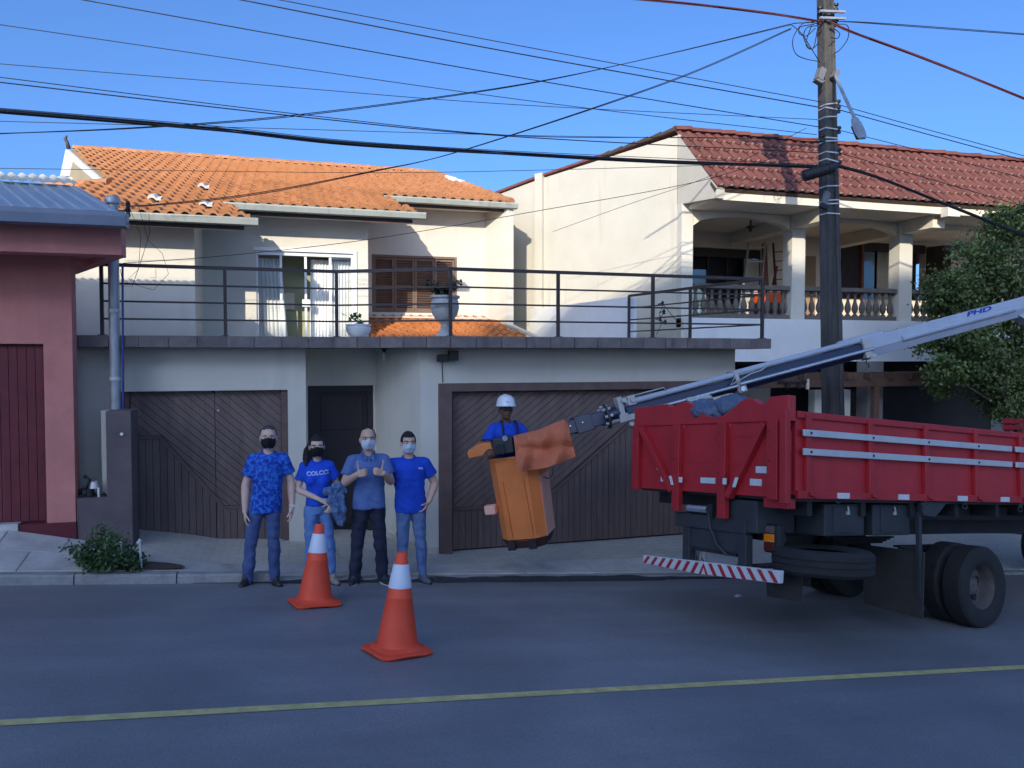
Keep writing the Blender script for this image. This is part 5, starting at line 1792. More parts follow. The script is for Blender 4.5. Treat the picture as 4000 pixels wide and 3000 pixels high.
# tool boxes and small fittings under the bed
for x0, x1, y in ((.02, .56, .42), (.60, 1.20, .09), (1.34, 1.95, .09)):
    tb_ = MB().box(x0, x1, y, y + .5, Z(-1.20), Z(-.88)).build('tool_box', M_TGREY, truck, bevel=.012)
    if y < .2:
        MB().box(x0 + .12, x1 - .13, y - .012, y + .002, Z(-1.17), Z(-.9)).build('box_lid', M_TGREY, tb_, bevel=.006)
        MB().tube([((x0 + x1) / 2 + .02, y - .02, Z(-.90)), ((x0 + x1) / 2 + .02, y - .03, Z(-.95))], .01, 6).build('padlock', M_BOOMW, tb_)
        MB().box((x0 + x1) / 2 - .0, (x0 + x1) / 2 + .04, y - .03, y - .013, Z(-.985), Z(-.95)).build('lock_body', M_BOOMW, tb_)
for px_, py_ in ((3273, 1953), (3612, 1972), (3768, 1978), (3985, 1990)):
    p = tray(px_, py_, 1, -.02)
    mb = MB()
    n = 14
    mb.tube([p + Vector((.042 * math.cos(2 * PI * i / n), 0, .028 * math.sin(2 * PI * i / n))) for i in range(n + 1)], .008, 6)
    mb.build('rope_ring', M_TGREY, truck, True)
    MB().box(p.x - .03, p.x + .03, -.03, -.01, p.z + .025, Z(-.83)).build('ring_hanger', M_TGREY, truck)
MB().prism([(1.98, -.02, Z(-.84)), (2.5, -.02, Z(-.84)), (2.42, -.02, Z(-.86)), (2.3, -.02, Z(-.95)), (2.22, -.02, Z(-1.0)), (2.02, -.02, Z(-.98))], (0, .05, 0)).build('fender_bracket', M_TGREY, truck)
MB().box(2.0, 2.05, .02, .06, Z(-1.85), Z(-.95)).build('flap_rod', M_TGREY, truck)
MB().prism([(2.05, .0, Z(-1.37)), (2.05, .72, Z(-1.37)), (2.0, .70, Z(-2.02)), (2.0, .0, Z(-2.06))], (.02, 0, 0)).build('mud_flap', M_FLAP, truck)
MB().prism([(2.3, 1.66, Z(-1.37)), (2.3, 2.26, Z(-1.37)), (2.27, 2.26, Z(-2.0)), (2.27, 1.66, Z(-2.0))], (.02, 0, 0)).build('mud_flap', M_FLAP, truck)
fl4 = [tray(x, y, 0, .30) for x, y in ((2992, 2238), (3132, 2238), (3130, 2352), (2996, 2330))]
MB().prism(fl4, (.015, 0, 0)).build('mud_flap', M_FLAP, truck)
MB().tube([(.32, .35, Z(-1.5)), (.2, .7, Z(-1.56)), (.18, .95, Z(-1.6))], .025, 8).build('exhaust_pipe', M_TBLACK, truck)
# ---- cab, forward of the picture's edge
cabp = [(8.0, Z(-1.1)), (9.9, Z(-1.3)), (9.95, Z(-.5)), (9.6, Z(.15)), (8.2, Z(.25)), (8.0, Z(.1))]
cab_ = MB().prism([(x, .06, z) for x, z in cabp], (0, W - .12, 0)).build('cab', M_RED, truck, bevel=.06)
MB().prism([(8.5, .045, Z(-.5)), (9.6, .045, Z(-.5)), (9.45, .045, Z(.05)), (8.5, .045, Z(.12))], (0, .02, 0)).build('side_window', M_GLS, cab_)
MB().box(8.85, 9.0, .04, .07, Z(-.6), Z(-.56)).build('door_handle', M_TBLACK, cab_)

# ---- crane boom
A, B = tl_(atD(2420, 1610, 9.3)), tl_(atD(4000, 1190, 10.7))
bx = (B - A)
BLEN = bx.length
bx.normalize()
by = bx.cross(Vector((0, 0, 1))).normalized()             # towards the viewer
bz = by.cross(bx).normalized()
if by.y > 0:
    by = -by
bnrm = by


def bpt(px_, py_):
    """(along, up) on the boom's own upright plane"""
    o, d = TI @ CAM, TI.to_3x3() @ ray(px_, py_)
    P = o + d * ((A - o).dot(bnrm) / d.dot(bnrm))
    return (P - A).dot(bx), (P - A).dot(bz)


def bw(s, h, t=0.0):
    return A + bx * s + bz * h + by * t


def bbox(s0, s1, h0, h1, hw, name, m, parent=truck, t=0.0, bevel=.006):
    mb = MB().obox(bw((s0 + s1) / 2, (h0 + h1) / 2, t), bx * (s1 - s0) / 2, bz * (h1 - h0) / 2, by * hw)
    return mb.build(name, m, parent, bevel=bevel)


def sx(px_, py_=None):
    return bpt(px_, 1610 - (px_ - 2420) * .2658 if py_ is None else py_)[0]


s_tip, s_m, s_c, s_end = sx(2440), sx(2870), sx(3392), sx(4000) + 1.2
def bhex(s0, s1, h0, h1, hw, name, m, parent=truck):
    hm = lerp(h0, h1, .42)
    sec = [(h1, hw * .92), (h1 - .02, hw), (hm, hw), (h0, hw * .5), (h0, -hw * .5), (hm, -hw), (h1 - .02, -hw), (h1, -hw * .92)]
    return MB().prism([bw(s0, h, t) for h, t in sec], bx * (s1 - s0)).build(name, m, parent, bevel=.006)


boom = bhex(s_c - .15, s_end, -.165, .125, .115, 'boom', M_BOOM)
bhex(s_m - .1, s_c + .05, -.145, .065, .09, 'boom_section', M_NAVY, boom)
bhex(s_tip, s_m + .05, -.135, .045, .08, 'boom_section', M_NAVY, boom)
# hydraulic rods and cylinders lying along the boom
for s0, s1, h, t, r, m in ((s_m - .05, s_c + .15, .112, .05, .042, M_BOOM), (s_m - .05, s_c - .02, .11, -.05, .04, M_STEEL), (s_tip + .02, s_m + .3, .095, .045, .04, M_BOOM), (s_tip + .05, s_m, .085, -.04, .036, M_STEEL),
                           (s_m, s_c - .02, -.05, .115, .027, M_STEEL), (s_tip + .1, s_m - .02, -.065, .105, .024, M_STEEL), (s_c - .5, s_c + .25, .135, .03, .04, M_BOOM), (sx(3500), sx(3935), -.02, .10, .05, M_BOOM)):
    MB().cyl(bw(s0, h, t), bw(s1, h, t), r, n=16).build('hydraulic_cylinder' if r > .029 else 'steel_rod', m, boom, auto=40)
MB().tube([bw(sx(2870) - .05, .06, .12), bw(sx(2870) - .15, -.03, .12), bw(sx(2870) + .2, .05, .12), bw(sx(2960), .06, .12), bw(sx(2990), .1, .1)], .009, 6).build('hydraulic_pipe', M_BOOMW, boom, True)
MB().tube([bw(s_tip + .1, .17, .07), bw(s_tip + .6, .17, .07), bw(s_tip + .62, .12, .07)], .009, 6).build('hydraulic_pipe', M_BOOMW, boom, True)
bbox(s_c - .17, s_c - .05, -.16, .13, .125, 'boom_collar', M_BOOMW, boom)
bbox(s_c - .10, s_c + .02, -.19, -.13, .10, 'collar_foot', M_BOOMW, boom)
MB().tube([bw(s_c - .15, -.16, .1), bw(s_c - .19, -.22, .1), bw(s_c - .15, -.26, .1), bw(s_c - .17, -.3, .1)], .01, 6).build('hook', M_TGREY, boom)
bbox(s_m - .03, s_m + .03, -.15, .15, .10, 'boom_collar', M_BOOMW, boom)
c = bw(s_m + .02, -.12, .11)
MB().cyl(c, c + by * .03, .035, n=12).build('pin', M_STEEL, boom)
bbox(s_m - .02, s_m + .1, -.17, -.08, .105, 'pin_lug', M_BOOMW, boom)
# end bracket, rotator and jib
bbox(s_tip - .09, s_tip - .02, -.05, .20, .07, 'end_plate', M_BOOMW, boom)
bbox(s_tip + .05, s_tip + .16, .05, .18, .085, 'pin_block', M_BOOMW, boom)
for ss, hh in ((s_tip - .01, .14), (s_tip + .11, .12)):
    c = bw(ss, hh, .085)
    MB().cyl(c, c + by * .035, .034, n=14).build('pin', M_BOOMW, boom)
bbox(s_tip - .12, s_tip + .14, -.14, -.03, .08, 'rotator_housing', M_BOOMW, boom)
MB().cyl(bw(s_tip - .22, -.085), bw(s_tip - .1, -.085), .055, n=14).build('rotator_shaft', M_BOOMW, boom, auto=40)
c = bw(s_tip + .02, -.19, .06)
MB().cyl(c - by * .03, c + by * .03, .03, n=12).build('eye', M_BOOMW, boom)
# jib leans down towards the bucket
jA, jB = tl_(atD(2365, 1628, 9.28)), tl_(atD(1960, 1748, 9.12))
jx = (jB - jA)
JL = jx.length
jx.normalize()
jy = by
jz = jx.cross(jy).normalized()
if jz.z < 0:
    jz = -jz
jib = MB().obox(jA + jx * JL * .47, jx * JL * .47, jz * .09, jy * .085).build('jib', M_NAVY, truck, bevel=.012)
MB().cyl(jA - jx * .03, jA + jx * .0, .17, n=24).build('flange', M_TGREY, jib, auto=40)
for a in range(8):
    q_ = jA + (jz * math.cos(a * PI / 4) + jy * math.sin(a * PI / 4)) * .135
    MB().cyl(q_ - jx * .06, q_ + jx * .05, .02, n=8).build('flange_bolt', M_BOOMW, jib)
MB().cyl(jA - jx * .16, jA - jx * .03, .10, n=18).build('turntable', M_NAVY, jib, auto=40)
MB().obox(jA + jx * .33, jx * .12, jz * .115, jy * .09).build('jib_sleeve', M_NAVY, jib, bevel=.01)
for k in (.35, .52):
    q_ = jA + jx * k + jy * .087 + jz * .02
    MB().cyl(q_, q_ + jy * .012, .011, n=8).build('grease_nipple', M_STEEL, jib)
# maker's letters on the boom
lo_ = text_mesh('PHD', .17, mat('blue_lettering', (.015, .03, .35), .4), 'boom_lettering', bold=.006, shear=.25)
o = link('boom_lettering', lo_, boom)
s0, h0 = bpt(3790, 1196)
R3 = Matrix((bx, bz, by)).transposed()
if R3.determinant() < 0:
    R3 = Matrix((bx, bz, -by)).transposed()
o.matrix_basis = Matrix.Translation(bw(s0, .078, .1175)) @ R3.to_4x4() @ Matrix.Diagonal((1.35, .55, 1, 1))
# crane column
MB().cyl((BL + .15, 1.14, Z(-.9)), bw(s_end - .1, -.2), .19, .16, 20).build('crane_column', M_BOOM, truck, auto=40)
s0 = sx(4000)
MB().prism([bw(sx(3950), -.13, -.09), bw(sx(3990), -.3, -.09), bw(s_end, -.4, -.09), bw(s_end, -.1, -.09)], by * .18).build('boom_root', M_BOOM, boom)

# ---- bucket
bo = tl_(atD(2045, 1945, 9.1))
vd = (TI.to_3x3() @ (CAM - atD(2045, 1945, 9.1))).normalized()
up_t = TI.to_3x3() @ (Vector((0, 0, 1)) * math.cos(rad(8.5)) - RT * math.sin(rad(8.5)) * 1.0)
up_t.normalize()
rt_t = TI.to_3x3() @ RT
rt_t = (rt_t - up_t * rt_t.dot(up_t)).normalized()
fw_t = up_t.cross(rt_t).normalized()                       # away from the viewer
a_ = rad(-17)
ux = rt_t * math.cos(a_) + fw_t * math.sin(a_)
uy = -rt_t * math.sin(a_) + fw_t * math.cos(a_)


def bk_pt(u, v, h):
    return bo + ux * u + uy * v + up_t * h


def ring(w, d, ch_, h):
    return [bk_pt(u, v, h) for u, v in ((-w + ch_, -d), (w - ch_, -d), (w, -d + ch_), (w, d - ch_), (w - ch_, d), (-w + ch_, d), (-w, d - ch_), (-w, -d + ch_))]


mb = MB()
rows = [ring(.30, .30, .11, -.49), ring(.325, .325, .12, .57), ring(.338, .338, .10, .57), ring(.338, .338, .10, .60), ring(.29, .29, .09, .60), ring(.27, .27, .08, -.44)]
for k in range(5):
    for i in range(8):
        mb.quad(rows[k][i], rows[k][(i + 1) % 8], rows[k + 1][(i + 1) % 8], rows[k + 1][i])
mb.poly(rows[5]).poly(rows[0])
bucket = mb.build('bucket', M_OR, truck, bevel=.008)
pk = MB()  # lighter pink panel laid over one side face of the bucket
r0, r1 = ring(.304, .30, .09, -.47), ring(.325, .325, .10, .30)
pk.prism([r0[2], r0[3], r1[3], r1[2]], ux * .004)
pk.build('pink_side', M_ORP, bucket)
mb = MB()
ra, rb_ = ring(.25, .25, .09, -.60), ring(.308, .308, .11, -.47)
for i in range(8):
    mb.quad(ra[i], ra[(i + 1) % 8], rb_[(i + 1) % 8], rb_[i])
mb.poly(ra).poly(rb_)
mb.build('bucket_base', mat('dark_maroon_rubber', (.06, .022, .02), .8, .2, 5), bucket, bevel=.01)
for u in (-.15, .13):
    MB().obox(bk_pt(u, -.312, -.535), ux * .05, uy * .02, up_t * .065).build('rubber_strap', M_BLACK, bucket)
    MB().prism([bk_pt(u - .012, -.318, .30), bk_pt(u + .012, -.318, .30), bk_pt(u + .03, -.306, -.44), bk_pt(u - .0, -.306, -.44)], -uy * .02).build('moulded_rib', M_OR, bucket, bevel=.004)
c = tl_(atD(1918, 1990, 9.0))
MB().obox(c, ux * .075, uy * .06, up_t * .06).build('foot_step', M_ORP, bucket, bevel=.015)
# handle guard and bracket on the bucket rim
pg_ = [tl_(atD(x, y, 8.75)) for x, y in ((1824, 1768), (1868, 1736), (1918, 1729), (1926, 1758), (1905, 1776), (1832, 1792))]
MB().prism(pg_, fw_t * .28).build('control_guard', M_OR, bucket, bevel=.012)
c = tl_(atD(1966, 1738, 8.82))
MB().obox(c, rt_t * .125, fw_t * .12, up_t * .10).build('bucket_bracket', M_TGREY, bucket, bevel=.012)
c2 = tl_(atD(1972, 1712, 8.7))
MB().cyl(c2 - fw_t * .02, c2 + fw_t * .05, .035, n=14).build('bracket_pin', M_STEEL, bucket)
c2 = tl_(atD(1955, 1755, 8.70))
MB().obox(c2, rt_t * .05, fw_t * .04, up_t * .06).build('valve_block', M_TBLACK, bucket, bevel=.008)
MB().tube([tl_(atD(x, y, 9.0)) for x, y in ((1880, 1725), (1900, 1712), (1940, 1710), (1990, 1700))], .02, 8).build('control_lever', M_TBLACK, bucket)
MB().tube([tl_(atD(x, y, 8.95)) for x, y in ((2112, 1835), (2118, 1858), (2140, 1870), (2158, 1858), (2160, 1825))], .007, 6).build('hydraulic_hose', M_CABLE, bucket)
# canvas cover draped over the jib
top_px = [(2006, 1706), (2060, 1692), (2105, 1682), (2150, 1663), (2206, 1640), (2216, 1650)]
bot_px = [(2022, 1842), (2060, 1838), (2098, 1834), (2140, 1826), (2190, 1808), (2250, 1784)]
mb = MB()
rows = []
n = 40
for i in range(n + 1):
    t = i / n * 5
    k = min(int(t), 4)
    f_ = t - k
    T_ = Vector(top_px[k]).lerp(Vector(top_px[k + 1]), f_)
    B_ = Vector(bot_px[k]).lerp(Vector(bot_px[k + 1]), f_)
    row = []
    for j in range(25):
        q_ = j / 24
        fold = .045 * math.sin(q_ * 5 + t * 1.9) * q_ + .07 * math.exp(-((q_ - .55 - .07 * (t - 3)) / .12) ** 2) * (1 if t > 1 else t)
        P_ = T_.lerp(B_, q_)
        row.append(tl_(atD(P_.x, P_.y, 8.72 + fold - .12 * math.sin(min(q_ * 5, 1.57)) + .02 * math.sin(t * 4 + q_ * 3))))
    back = [tl_(atD(T_.x - 3, T_.y - 2, 8.85)), tl_(atD(T_.x - 2, T_.y + 6, 9.15)), tl_(atD(T_.x, T_.y + 90, 9.3))]
    rows.append(back[::-1] + row)
for i in range(n):
    for j in range(len(rows[0]) - 1):
        mb.quad(rows[i][j], rows[i + 1][j], rows[i + 1][j + 1], rows[i][j + 1])
cv = mb.build('canvas_cover', M_CANV, truck, True, fix=False)
sd = cv.modifiers.new('solid', 'SOLIDIFY')
sd.thickness = .006

# ---- tarpaulin bundle in the bed, showing over the tailgate dip
tarp = thing('tarpaulin', 'crumpled blue grey tarpaulin bundled over the truck tailgate', 'tarpaulin', TM @ Vector((.3, 1.05, Z(-.4))))
tcs = [tray(2800, 1610, 0, .22), tray(2860, 1590, 0, .3), tray(2760, 1590, 0, .3), tray(2720, 1585, 0, .38)]
mb = MB()
for q_, r_ in zip(tcs, ((.17, .28, .10), (.16, .2, .10), (.14, .16, .08), (.12, .14, .06))):
    mb.ell(TM @ q_, r_[1], r_[0], r_[2], 20, 14)


def crump(co, nr):
    return co + nr * (.045 * noise.noise(co * 7) + .03 * abs(noise.noise(co * 13)) + .012 * noise.noise(co * 30))


tz_ = remeshed(mb, 'bundle', .012, M_TARP, None, 3, .5, crump)
adopt(tz_, tarp)
mb = MB()
e_ = tray(2730, 1582, 0, .3)
E_ = TM @ e_
mb.ell(E_ + Vector((0, 0, .05)), .14, .1, .035, 18, 10)
t2 = remeshed(mb, 'sack', .010, M_BOOMW, None, 2, .5, crump)
adopt(t2, tarp)

# ================================================================ people
M_SKIN = mat('skin_light', (0.66, 0.44, 0.35), .6, .06, 20, .08, 120, spec=.35)
M_SKIN2 = mat('skin_medium', (0.60, 0.38, 0.28), .6, .06, 20, .08, 120, spec=.35)
M_SKIND = mat('skin_dark', (0.13, 0.07, 0.05), .55, .08, 20, .08, 120, spec=.35)
M_HAIRD = mat('dark_hair', (0.012, 0.009, 0.008), .55, .4, 60, .6, 150)
M_HAIRG = mat('greying_hair', (0.07, 0.06, 0.055), .7, .4, 60, .5, 150)
M_MASKB = mat('black_cloth_mask', (0.006, 0.006, 0.008), .85, .2, 30)
M_MASKW = mat('white_surgical_mask', (0.66, 0.72, 0.80), .8, .04, 20)
M_EYEW = mat('eye_white', (0.6, 0.58, 0.55), .3)
M_EYE = mat('eye_dark', (0.015, 0.01, 0.008), .25)
M_SHOE = mat('dark_shoe', (0.025, 0.024, 0.024), .6, .2, 20)
M_SHOEG = mat('grey_blue_shoe', (0.10, 0.115, 0.15), .7, .3, 25)
M_SHOET = mat('tan_shoe', (0.30, 0.24, 0.19), .7, .2, 20)
M_SOLE = mat('white_sole', (0.62, 0.61, 0.58), .6)
M_SOLED = mat('dark_sole', (0.02, 0.02, 0.02), .7)
V = Vector


def hand(mb, w, d, n, side, curl=.5, thumb=None, k=1.0, spread=0.0, tk=1.0):
    """palm and five fingers growing out of a wrist: d along the hand, n out of the palm"""
    w, d, n = V(w), V(d).normalized(), V(n)
    n = (n - d * n.dot(d)).normalized()
    t = d.cross(n) * side
    for i in range(4):
        b_ = w + d * .006 + t * (.020 - .0135 * i) * k
        kn = w + (d * (.086 - .005 * abs(i - 1)) + t * (.031 - .0205 * i)) * k
        mb.cap(b_, kn, .0155 * k, .0125 * k, 8)
        L = (.074, .082, .076, .06)[i] * k
        a = 0
        p, r = kn, .0098 * k
        for fr, g in ((.45, .55), (.31, .85), (.24, .6)):
            a += curl * g * 1.6
            q = p + (d * math.cos(a) + n * math.sin(a) + t * spread * (1.5 - i)) * L * fr
            mb.cap(p, q, r, r * .93, 8)
            p, r = q, r * .93
    tb_ = w + (d * .022 + t * .022) * k
    td = V(thumb).normalized() if thumb else (d * .75 + t * .55 + n * .45).normalized()
    m_ = tb_ + (td * .6 + t * .25).normalized() * .042 * k * tk
    mb.cap(tb_, m_, .0145 * k, .0115 * k, 8)
    e_ = m_ + td * .032 * k * tk
    mb.cap(m_, e_, .0115 * k, .0105 * k, 8)
    mb.cap(e_, e_ + td * .025 * k * tk, .0105 * k, .0088 * k, 8)


def head_shapes(mb, c, k=1.0, jaw=1.0):
    mb.ell(c + V((0, .006, .022)) * k, .076 * k, .096 * k, .098 * k, 24, 16)
    mb.ell(c + V((0, -.018, -.035)) * k, .064 * k * jaw, .072 * k, .080 * k, 20, 14)
    mb.ell(c + V((0, -.040, -.085)) * k, .036 * k * jaw, .042 * k, .030 * k, 16, 10)
    mb.cap(c + V((0, -.086, .012)) * k, c + V((0, -.106, -.028)) * k, .009 * k, .0145 * k, 8)
    for s in (-1, 1):
        mb.cap(c + V((s * .015, -.083, .030)) * k, c + V((s * .048, -.066, .030)) * k, .012 * k, .011 * k, 8)
        mb.ell(c + V((s * .046, -.056, -.022)) * k, .022 * k, .022 * k, .02 * k, 10, 8)
        mb.ell(c + V((s * .078, .008, -.006)) * k, .010 * k, .020 * k, .033 * k, 10, 8, Matrix.Rotation(s * -.35, 3, 'Z'))
    mb.cap(c + V((-.018, -.085, -.058)) * k, c + V((.018, -.085, -.058)) * k, .009 * k, .009 * k, 8)


def patch(c, rx, ry, rz, keep, push=.82, nu=40, nv=28):
    """skull-cap style shell: an ellipsoid whose unwanted part sinks inside the head"""
    mb = MB().ell((0, 0, 0), rx, ry, rz, nu, nv)
    for i, p in enumerate(mb.v):
        if not keep(p):
            mb.v[i] = p * push
    mb.v = [p + c for p in mb.v]
    return mb


def face_bits(par, c, k, hairm, lid=True):
    for s in (-1, 1):
        MB().ell(c + V((s * .031, -.081, .006)) * k, .0145 * k, .009 * k, .0075 * k, 10, 8).build('eye', M_EYEW, par, True)
        MB().ell(c + V((s * .031, -.0885, .005)) * k, .007 * k, .004 * k, .007 * k, 10, 8).build('iris', M_EYE, par, True)
        MB().tube([c + V((s * .014, -.097, .025)) * k, c + V((s * .032, -.093, .032)) * k, c + V((s * .052, -.076, .026)) * k], [.004 * k, .0048 * k, .003 * k], 6).build('eyebrow', hairm, par, True)


def mask(par, c, k, m, pleats=False):
    mb = MB()
    nu, nv = 22, 14
    rows = []
    for j in range(nv + 1):
        tv = j / nv
        el = lerp(.34, -1.02, tv)
        row = []
        for i in range(nu + 1):
            ti = i / nu * 2 - 1
            az = ti * (1.12 - .25 * abs(tv - .45))
            nose = .020 * math.exp(-(ti / .22) ** 2) * math.exp(-((tv - .22) / .25) ** 2)
            up_n = .016 * math.exp(-(ti / .25) ** 2) * (1 - tv) ** 3
            r = 1.0 + (.012 * math.sin(tv * 19) if pleats else 0)
            p = V((.077 * math.sin(az) * math.cos(el * .82) * r, -(.094 * math.cos(az) * math.cos(el) * r + nose) - .012, .082 * math.sin(el) + up_n - .032))
            row.append(c + p * k)
        rows.append(row)
    for j in range(nv):
        for i in range(nu):
            mb.quad(rows[j][i], rows[j + 1][i], rows[j + 1][i + 1], rows[j][i + 1])
    o = mb.build('face_mask', m, par, True, fix=False)
    s_ = o.modifiers.new('solid', 'SOLIDIFY')
    s_.thickness = .004
    s_.offset = 1
    for s in (0, -1):
        sd_ = -1 if s == 0 else 1
        for j in (2, 9):
            a = rows[j][s]
            MB().tube([a, lerp(a, c + V((sd_ * .08, .012, .0)) * k, .55) + V((sd_ * .004, 0, 0)), c + V((sd_ * .083, .022, .012 if j == 2 else -.022)) * k], .0022, 5).build('mask_strap', m, o)


def cloth(amp, fz=4.5):
    def f(co, nr):
        q = V((co.x * 9, co.y * 9, co.z * fz))
        q2 = V((co.x * 16 + co.z * 12, co.y * 16, co.z * 15))
        a_ = amp * min(1, max(.15, (1.34 - co.z) / .15)) if co.z > 1.19 else amp
        return co + nr * (a_ * noise.noise(q) + a_ * .55 * noise.noise(q2))
    return f


def shoe(par, x, y, z, yaw, m, sole, L=.27):
    d = V((math.sin(yaw), -math.cos(yaw), 0))
    r = V((d.y, -d.x, 0))
    b = V((x, y, z))
    mb = MB()
    mb.cap(b - d * .03 + V((0, 0, .045)), b + d * (L * .36) + V((0, 0, .040)), .040, .040, 12)
    mb.cap(b + d * (L * .3) + V((0, 0, .034)), b + d * (L * .52) + V((0, 0, .03)), .042, .034, 12)
    mb.cap(b - d * .02 + V((0, 0, .06)), b + d * .03 + V((0, 0, .085)), .042, .04, 12)
    o = remeshed(mb, 'shoe', .009, m, par, 3)
    pts = []
    for i in range(18):
        a = 2 * PI * i / 18
        pts.append(b + d * (L * .235 + L * .5 * math.cos(a)) + r * (.045 * math.sin(a)) * (1 + .12 * math.cos(a)) + V((0, 0, .001)))
    MB().prism(pts, (0, 0, .024)).build('sole', sole, o, bevel=.004)
    for i in range(3):
        q = b + d * (.05 + .03 * i) + V((0, 0, .083 - .012 * i))
        MB().tube([q - r * .022, q + d * .008 + V((0, 0, .006)), q + r * .022], .0035, 5).build('lace', sole, o)


def person(label, X, Y, H, cfg):
    """one standing figure; local x to the picture's right, facing -y; lengths for a 1.75 m adult, scaled"""
    k = H / 1.75
    zb = cfg.get('z', gz(X))
    P = thing('person', label, 'person', M=Matrix.Translation((X, Y, zb)) @ Matrix.Rotation(cfg.get('rz', 0), 4, 'Z'), local=True, group=cfg.get('group'))
    S = lambda x, y, z: V((x, y, z)) * k
    lean = cfg.get('lean', 0.0)
    wd_ = cfg.get('w', 1.0)
    hx = cfg.get('hip', 0.0)
    sx_ = hx + lean
    hc = S(cfg.get('head', sx_), -.018, 1.622)
    skin = cfg['skin']
    # --- body: head, neck, trunk, arms and legs in one surface
    mb = MB()
    head_shapes(mb, hc, k * cfg.get('headk', 1.07), cfg.get('jaw', 1.0))
    mb.cap(S(sx_, .015, 1.44), hc + S(0, .02, -.06), .058 * k * cfg.get('neck', 1), .052 * k * cfg.get('neck', 1), 14)
    mb.loft([(sx_ * k, .015, 1.0 * k, .10 * k * wd_, .06 * k), (sx_ * k, .015, 1.25 * k, .12 * k * wd_, .075 * k), (sx_ * k, .012, 1.36 * k, .13 * k * wd_, .075 * k), (sx_ * k, .016, 1.44 * k, .075 * k, .066 * k)], 20)
    mb.cap(S(hx, .01, .93), S(sx_, .01, 1.1), .07 * k, .07 * k, 14)
    for side in (-1, 1):
        fx, fy = cfg['feet'][0 if side < 0 else 1]
        hp, kn, an = S(hx + side * .085, 0, .90), S((hx + side * .085) * .45 + fx * .55, -.015, .50), S(fx, fy, .09)
        mb.cap(hp, kn, .058 * k, .045 * k, 12)
        mb.cap(kn, an, .048 * k, .035 * k, 12)
        mb.cap(an, an + S(0, -.03, -.04), .03 * k, .026 * k, 10)
    aw = cfg.get('arm', 1.0) * 1.07
    for side, A_ in ((-1, cfg['ra']), (1, cfg['la'])):
        sh_ = S(sx_ + side * .160 * wd_, .01, 1.392)
        el, wr = S(*A_['el']), S(*A_['wr'])
        mb.cap(S(sx_ + side * .09, .012, 1.395), sh_, .042 * k, .042 * k * aw, 12)
        mb.cap(sh_, el, .044 * k * aw, .041 * k * aw, 12)
        mb.cap(el, lerp(el, wr, .3), .042 * k * aw, .043 * k * aw, 12)
        mb.cap(lerp(el, wr, .3), wr, .043 * k * aw, .028 * k * aw, 12)
        hd = V(A_['hd'])
        hand(mb, wr + hd.normalized() * .01, hd, A_['hn'], A_.get('side', side), A_.get('curl', .35), A_.get('thumb'), k * 1.03, 0, A_.get('tk', 1.0))
    body = remeshed(mb, 'body', .0068, skin, P, 3, .4)
    face_bits(P, hc, k * cfg.get('headk', 1.07), cfg['hairm'])
    # --- shirt
    hem = cfg['hem'] / k
    sh = MB()
    b_ = cfg.get('belly', 1.0)
    rings = [(lerp(hx, sx_, .1) * k, 0, hem * k, .170 * wd_ * k * b_, .122 * k * b_), (lerp(hx, sx_, .3) * k, 0, (hem + .10) * k, .166 * wd_ * k * b_, .122 * k * b_), (lerp(hx, sx_, .6) * k, -.004, 1.10 * k, .160 * wd_ * k * b_, .118 * k * b_), (sx_ * k, -.005, 1.22 * k, .170 * wd_ * k, .122 * k), (sx_ * k, -.002, 1.33 * k, .180 * wd_ * k, .120 * k),
             (sx_ * k, .006, 1.385 * k, .158 * wd_ * k, .104 * k), (sx_ * k, .012, 1.425 * k, .118 * wd_ * k, .090 * k), (sx_ * k, .016, 1.462 * k, .080 * k, .074 * k), (sx_ * k, .018, 1.478 * k, .066 * k, .064 * k)]
    sh.loft(rings, 28, 2.2)
    for v_ in sh.v:
        if v_.z > 1.40 * k and v_.y < .02:
            v_.z -= (.02 - v_.y) * .5 * min(1, (v_.z / k - 1.40) / .05)
    if cfg.get('bust'):
        for s in (-1, 1):
            sh.ell(S(sx_ + s * .07, -.085, 1.245), .072 * k, .06 * k, .07 * k, 14, 10)
    for side, A_ in ((-1, cfg['ra']), (1, cfg['la'])):
        sh_ = S(sx_ + side * .158 * wd_, .008, 1.392)
        el = S(*A_['el'])
        e_ = lerp(sh_, el, cfg.get('sleeve', .62))
        d = (e_ - sh_).normalized()
        sh.cap(S(sx_ + side * .085, .012, 1.395), sh_, .064 * k, .064 * k, 14)
        sh.lathe([(.058 * k * aw, -.02), (.062 * k * aw, 0), (.066 * k * aw, (e_ - sh_).length * .5), (.069 * k * aw, (e_ - sh_).length), (.05 * k, (e_ - sh_).length + .001)], sh_, 16, d)
    shirt = remeshed(sh, 'shirt', .0095, cfg['shirt'], P, 4, .5, cloth(.017))
    if cfg.get('crew', True):
        pts = []
        for i in range(25):
            t_ = 2 * PI * i / 24
            yy = .017 + .068 * k * math.sin(t_)
            pts.append(V((sx_ * k + .070 * k * math.cos(t_), yy, 1.470 * k - max(0, .02 - yy) * .5)))
        MB().tube(pts, .0075, 6, caps=False).build('neckband', cfg['shirt'], P, True)
    # --- trousers
    tr_ = MB()
    tr_.loft([(hx * k, 0, .84 * k, .150 * k * wd_, .105 * k), (hx * k, 0, .90 * k, .150 * k * wd_, .102 * k), (hx * k, 0, .98 * k, .125 * k * wd_, .085 * k)], 24, 2.2)
    fit = cfg.get('fit', 1.0)
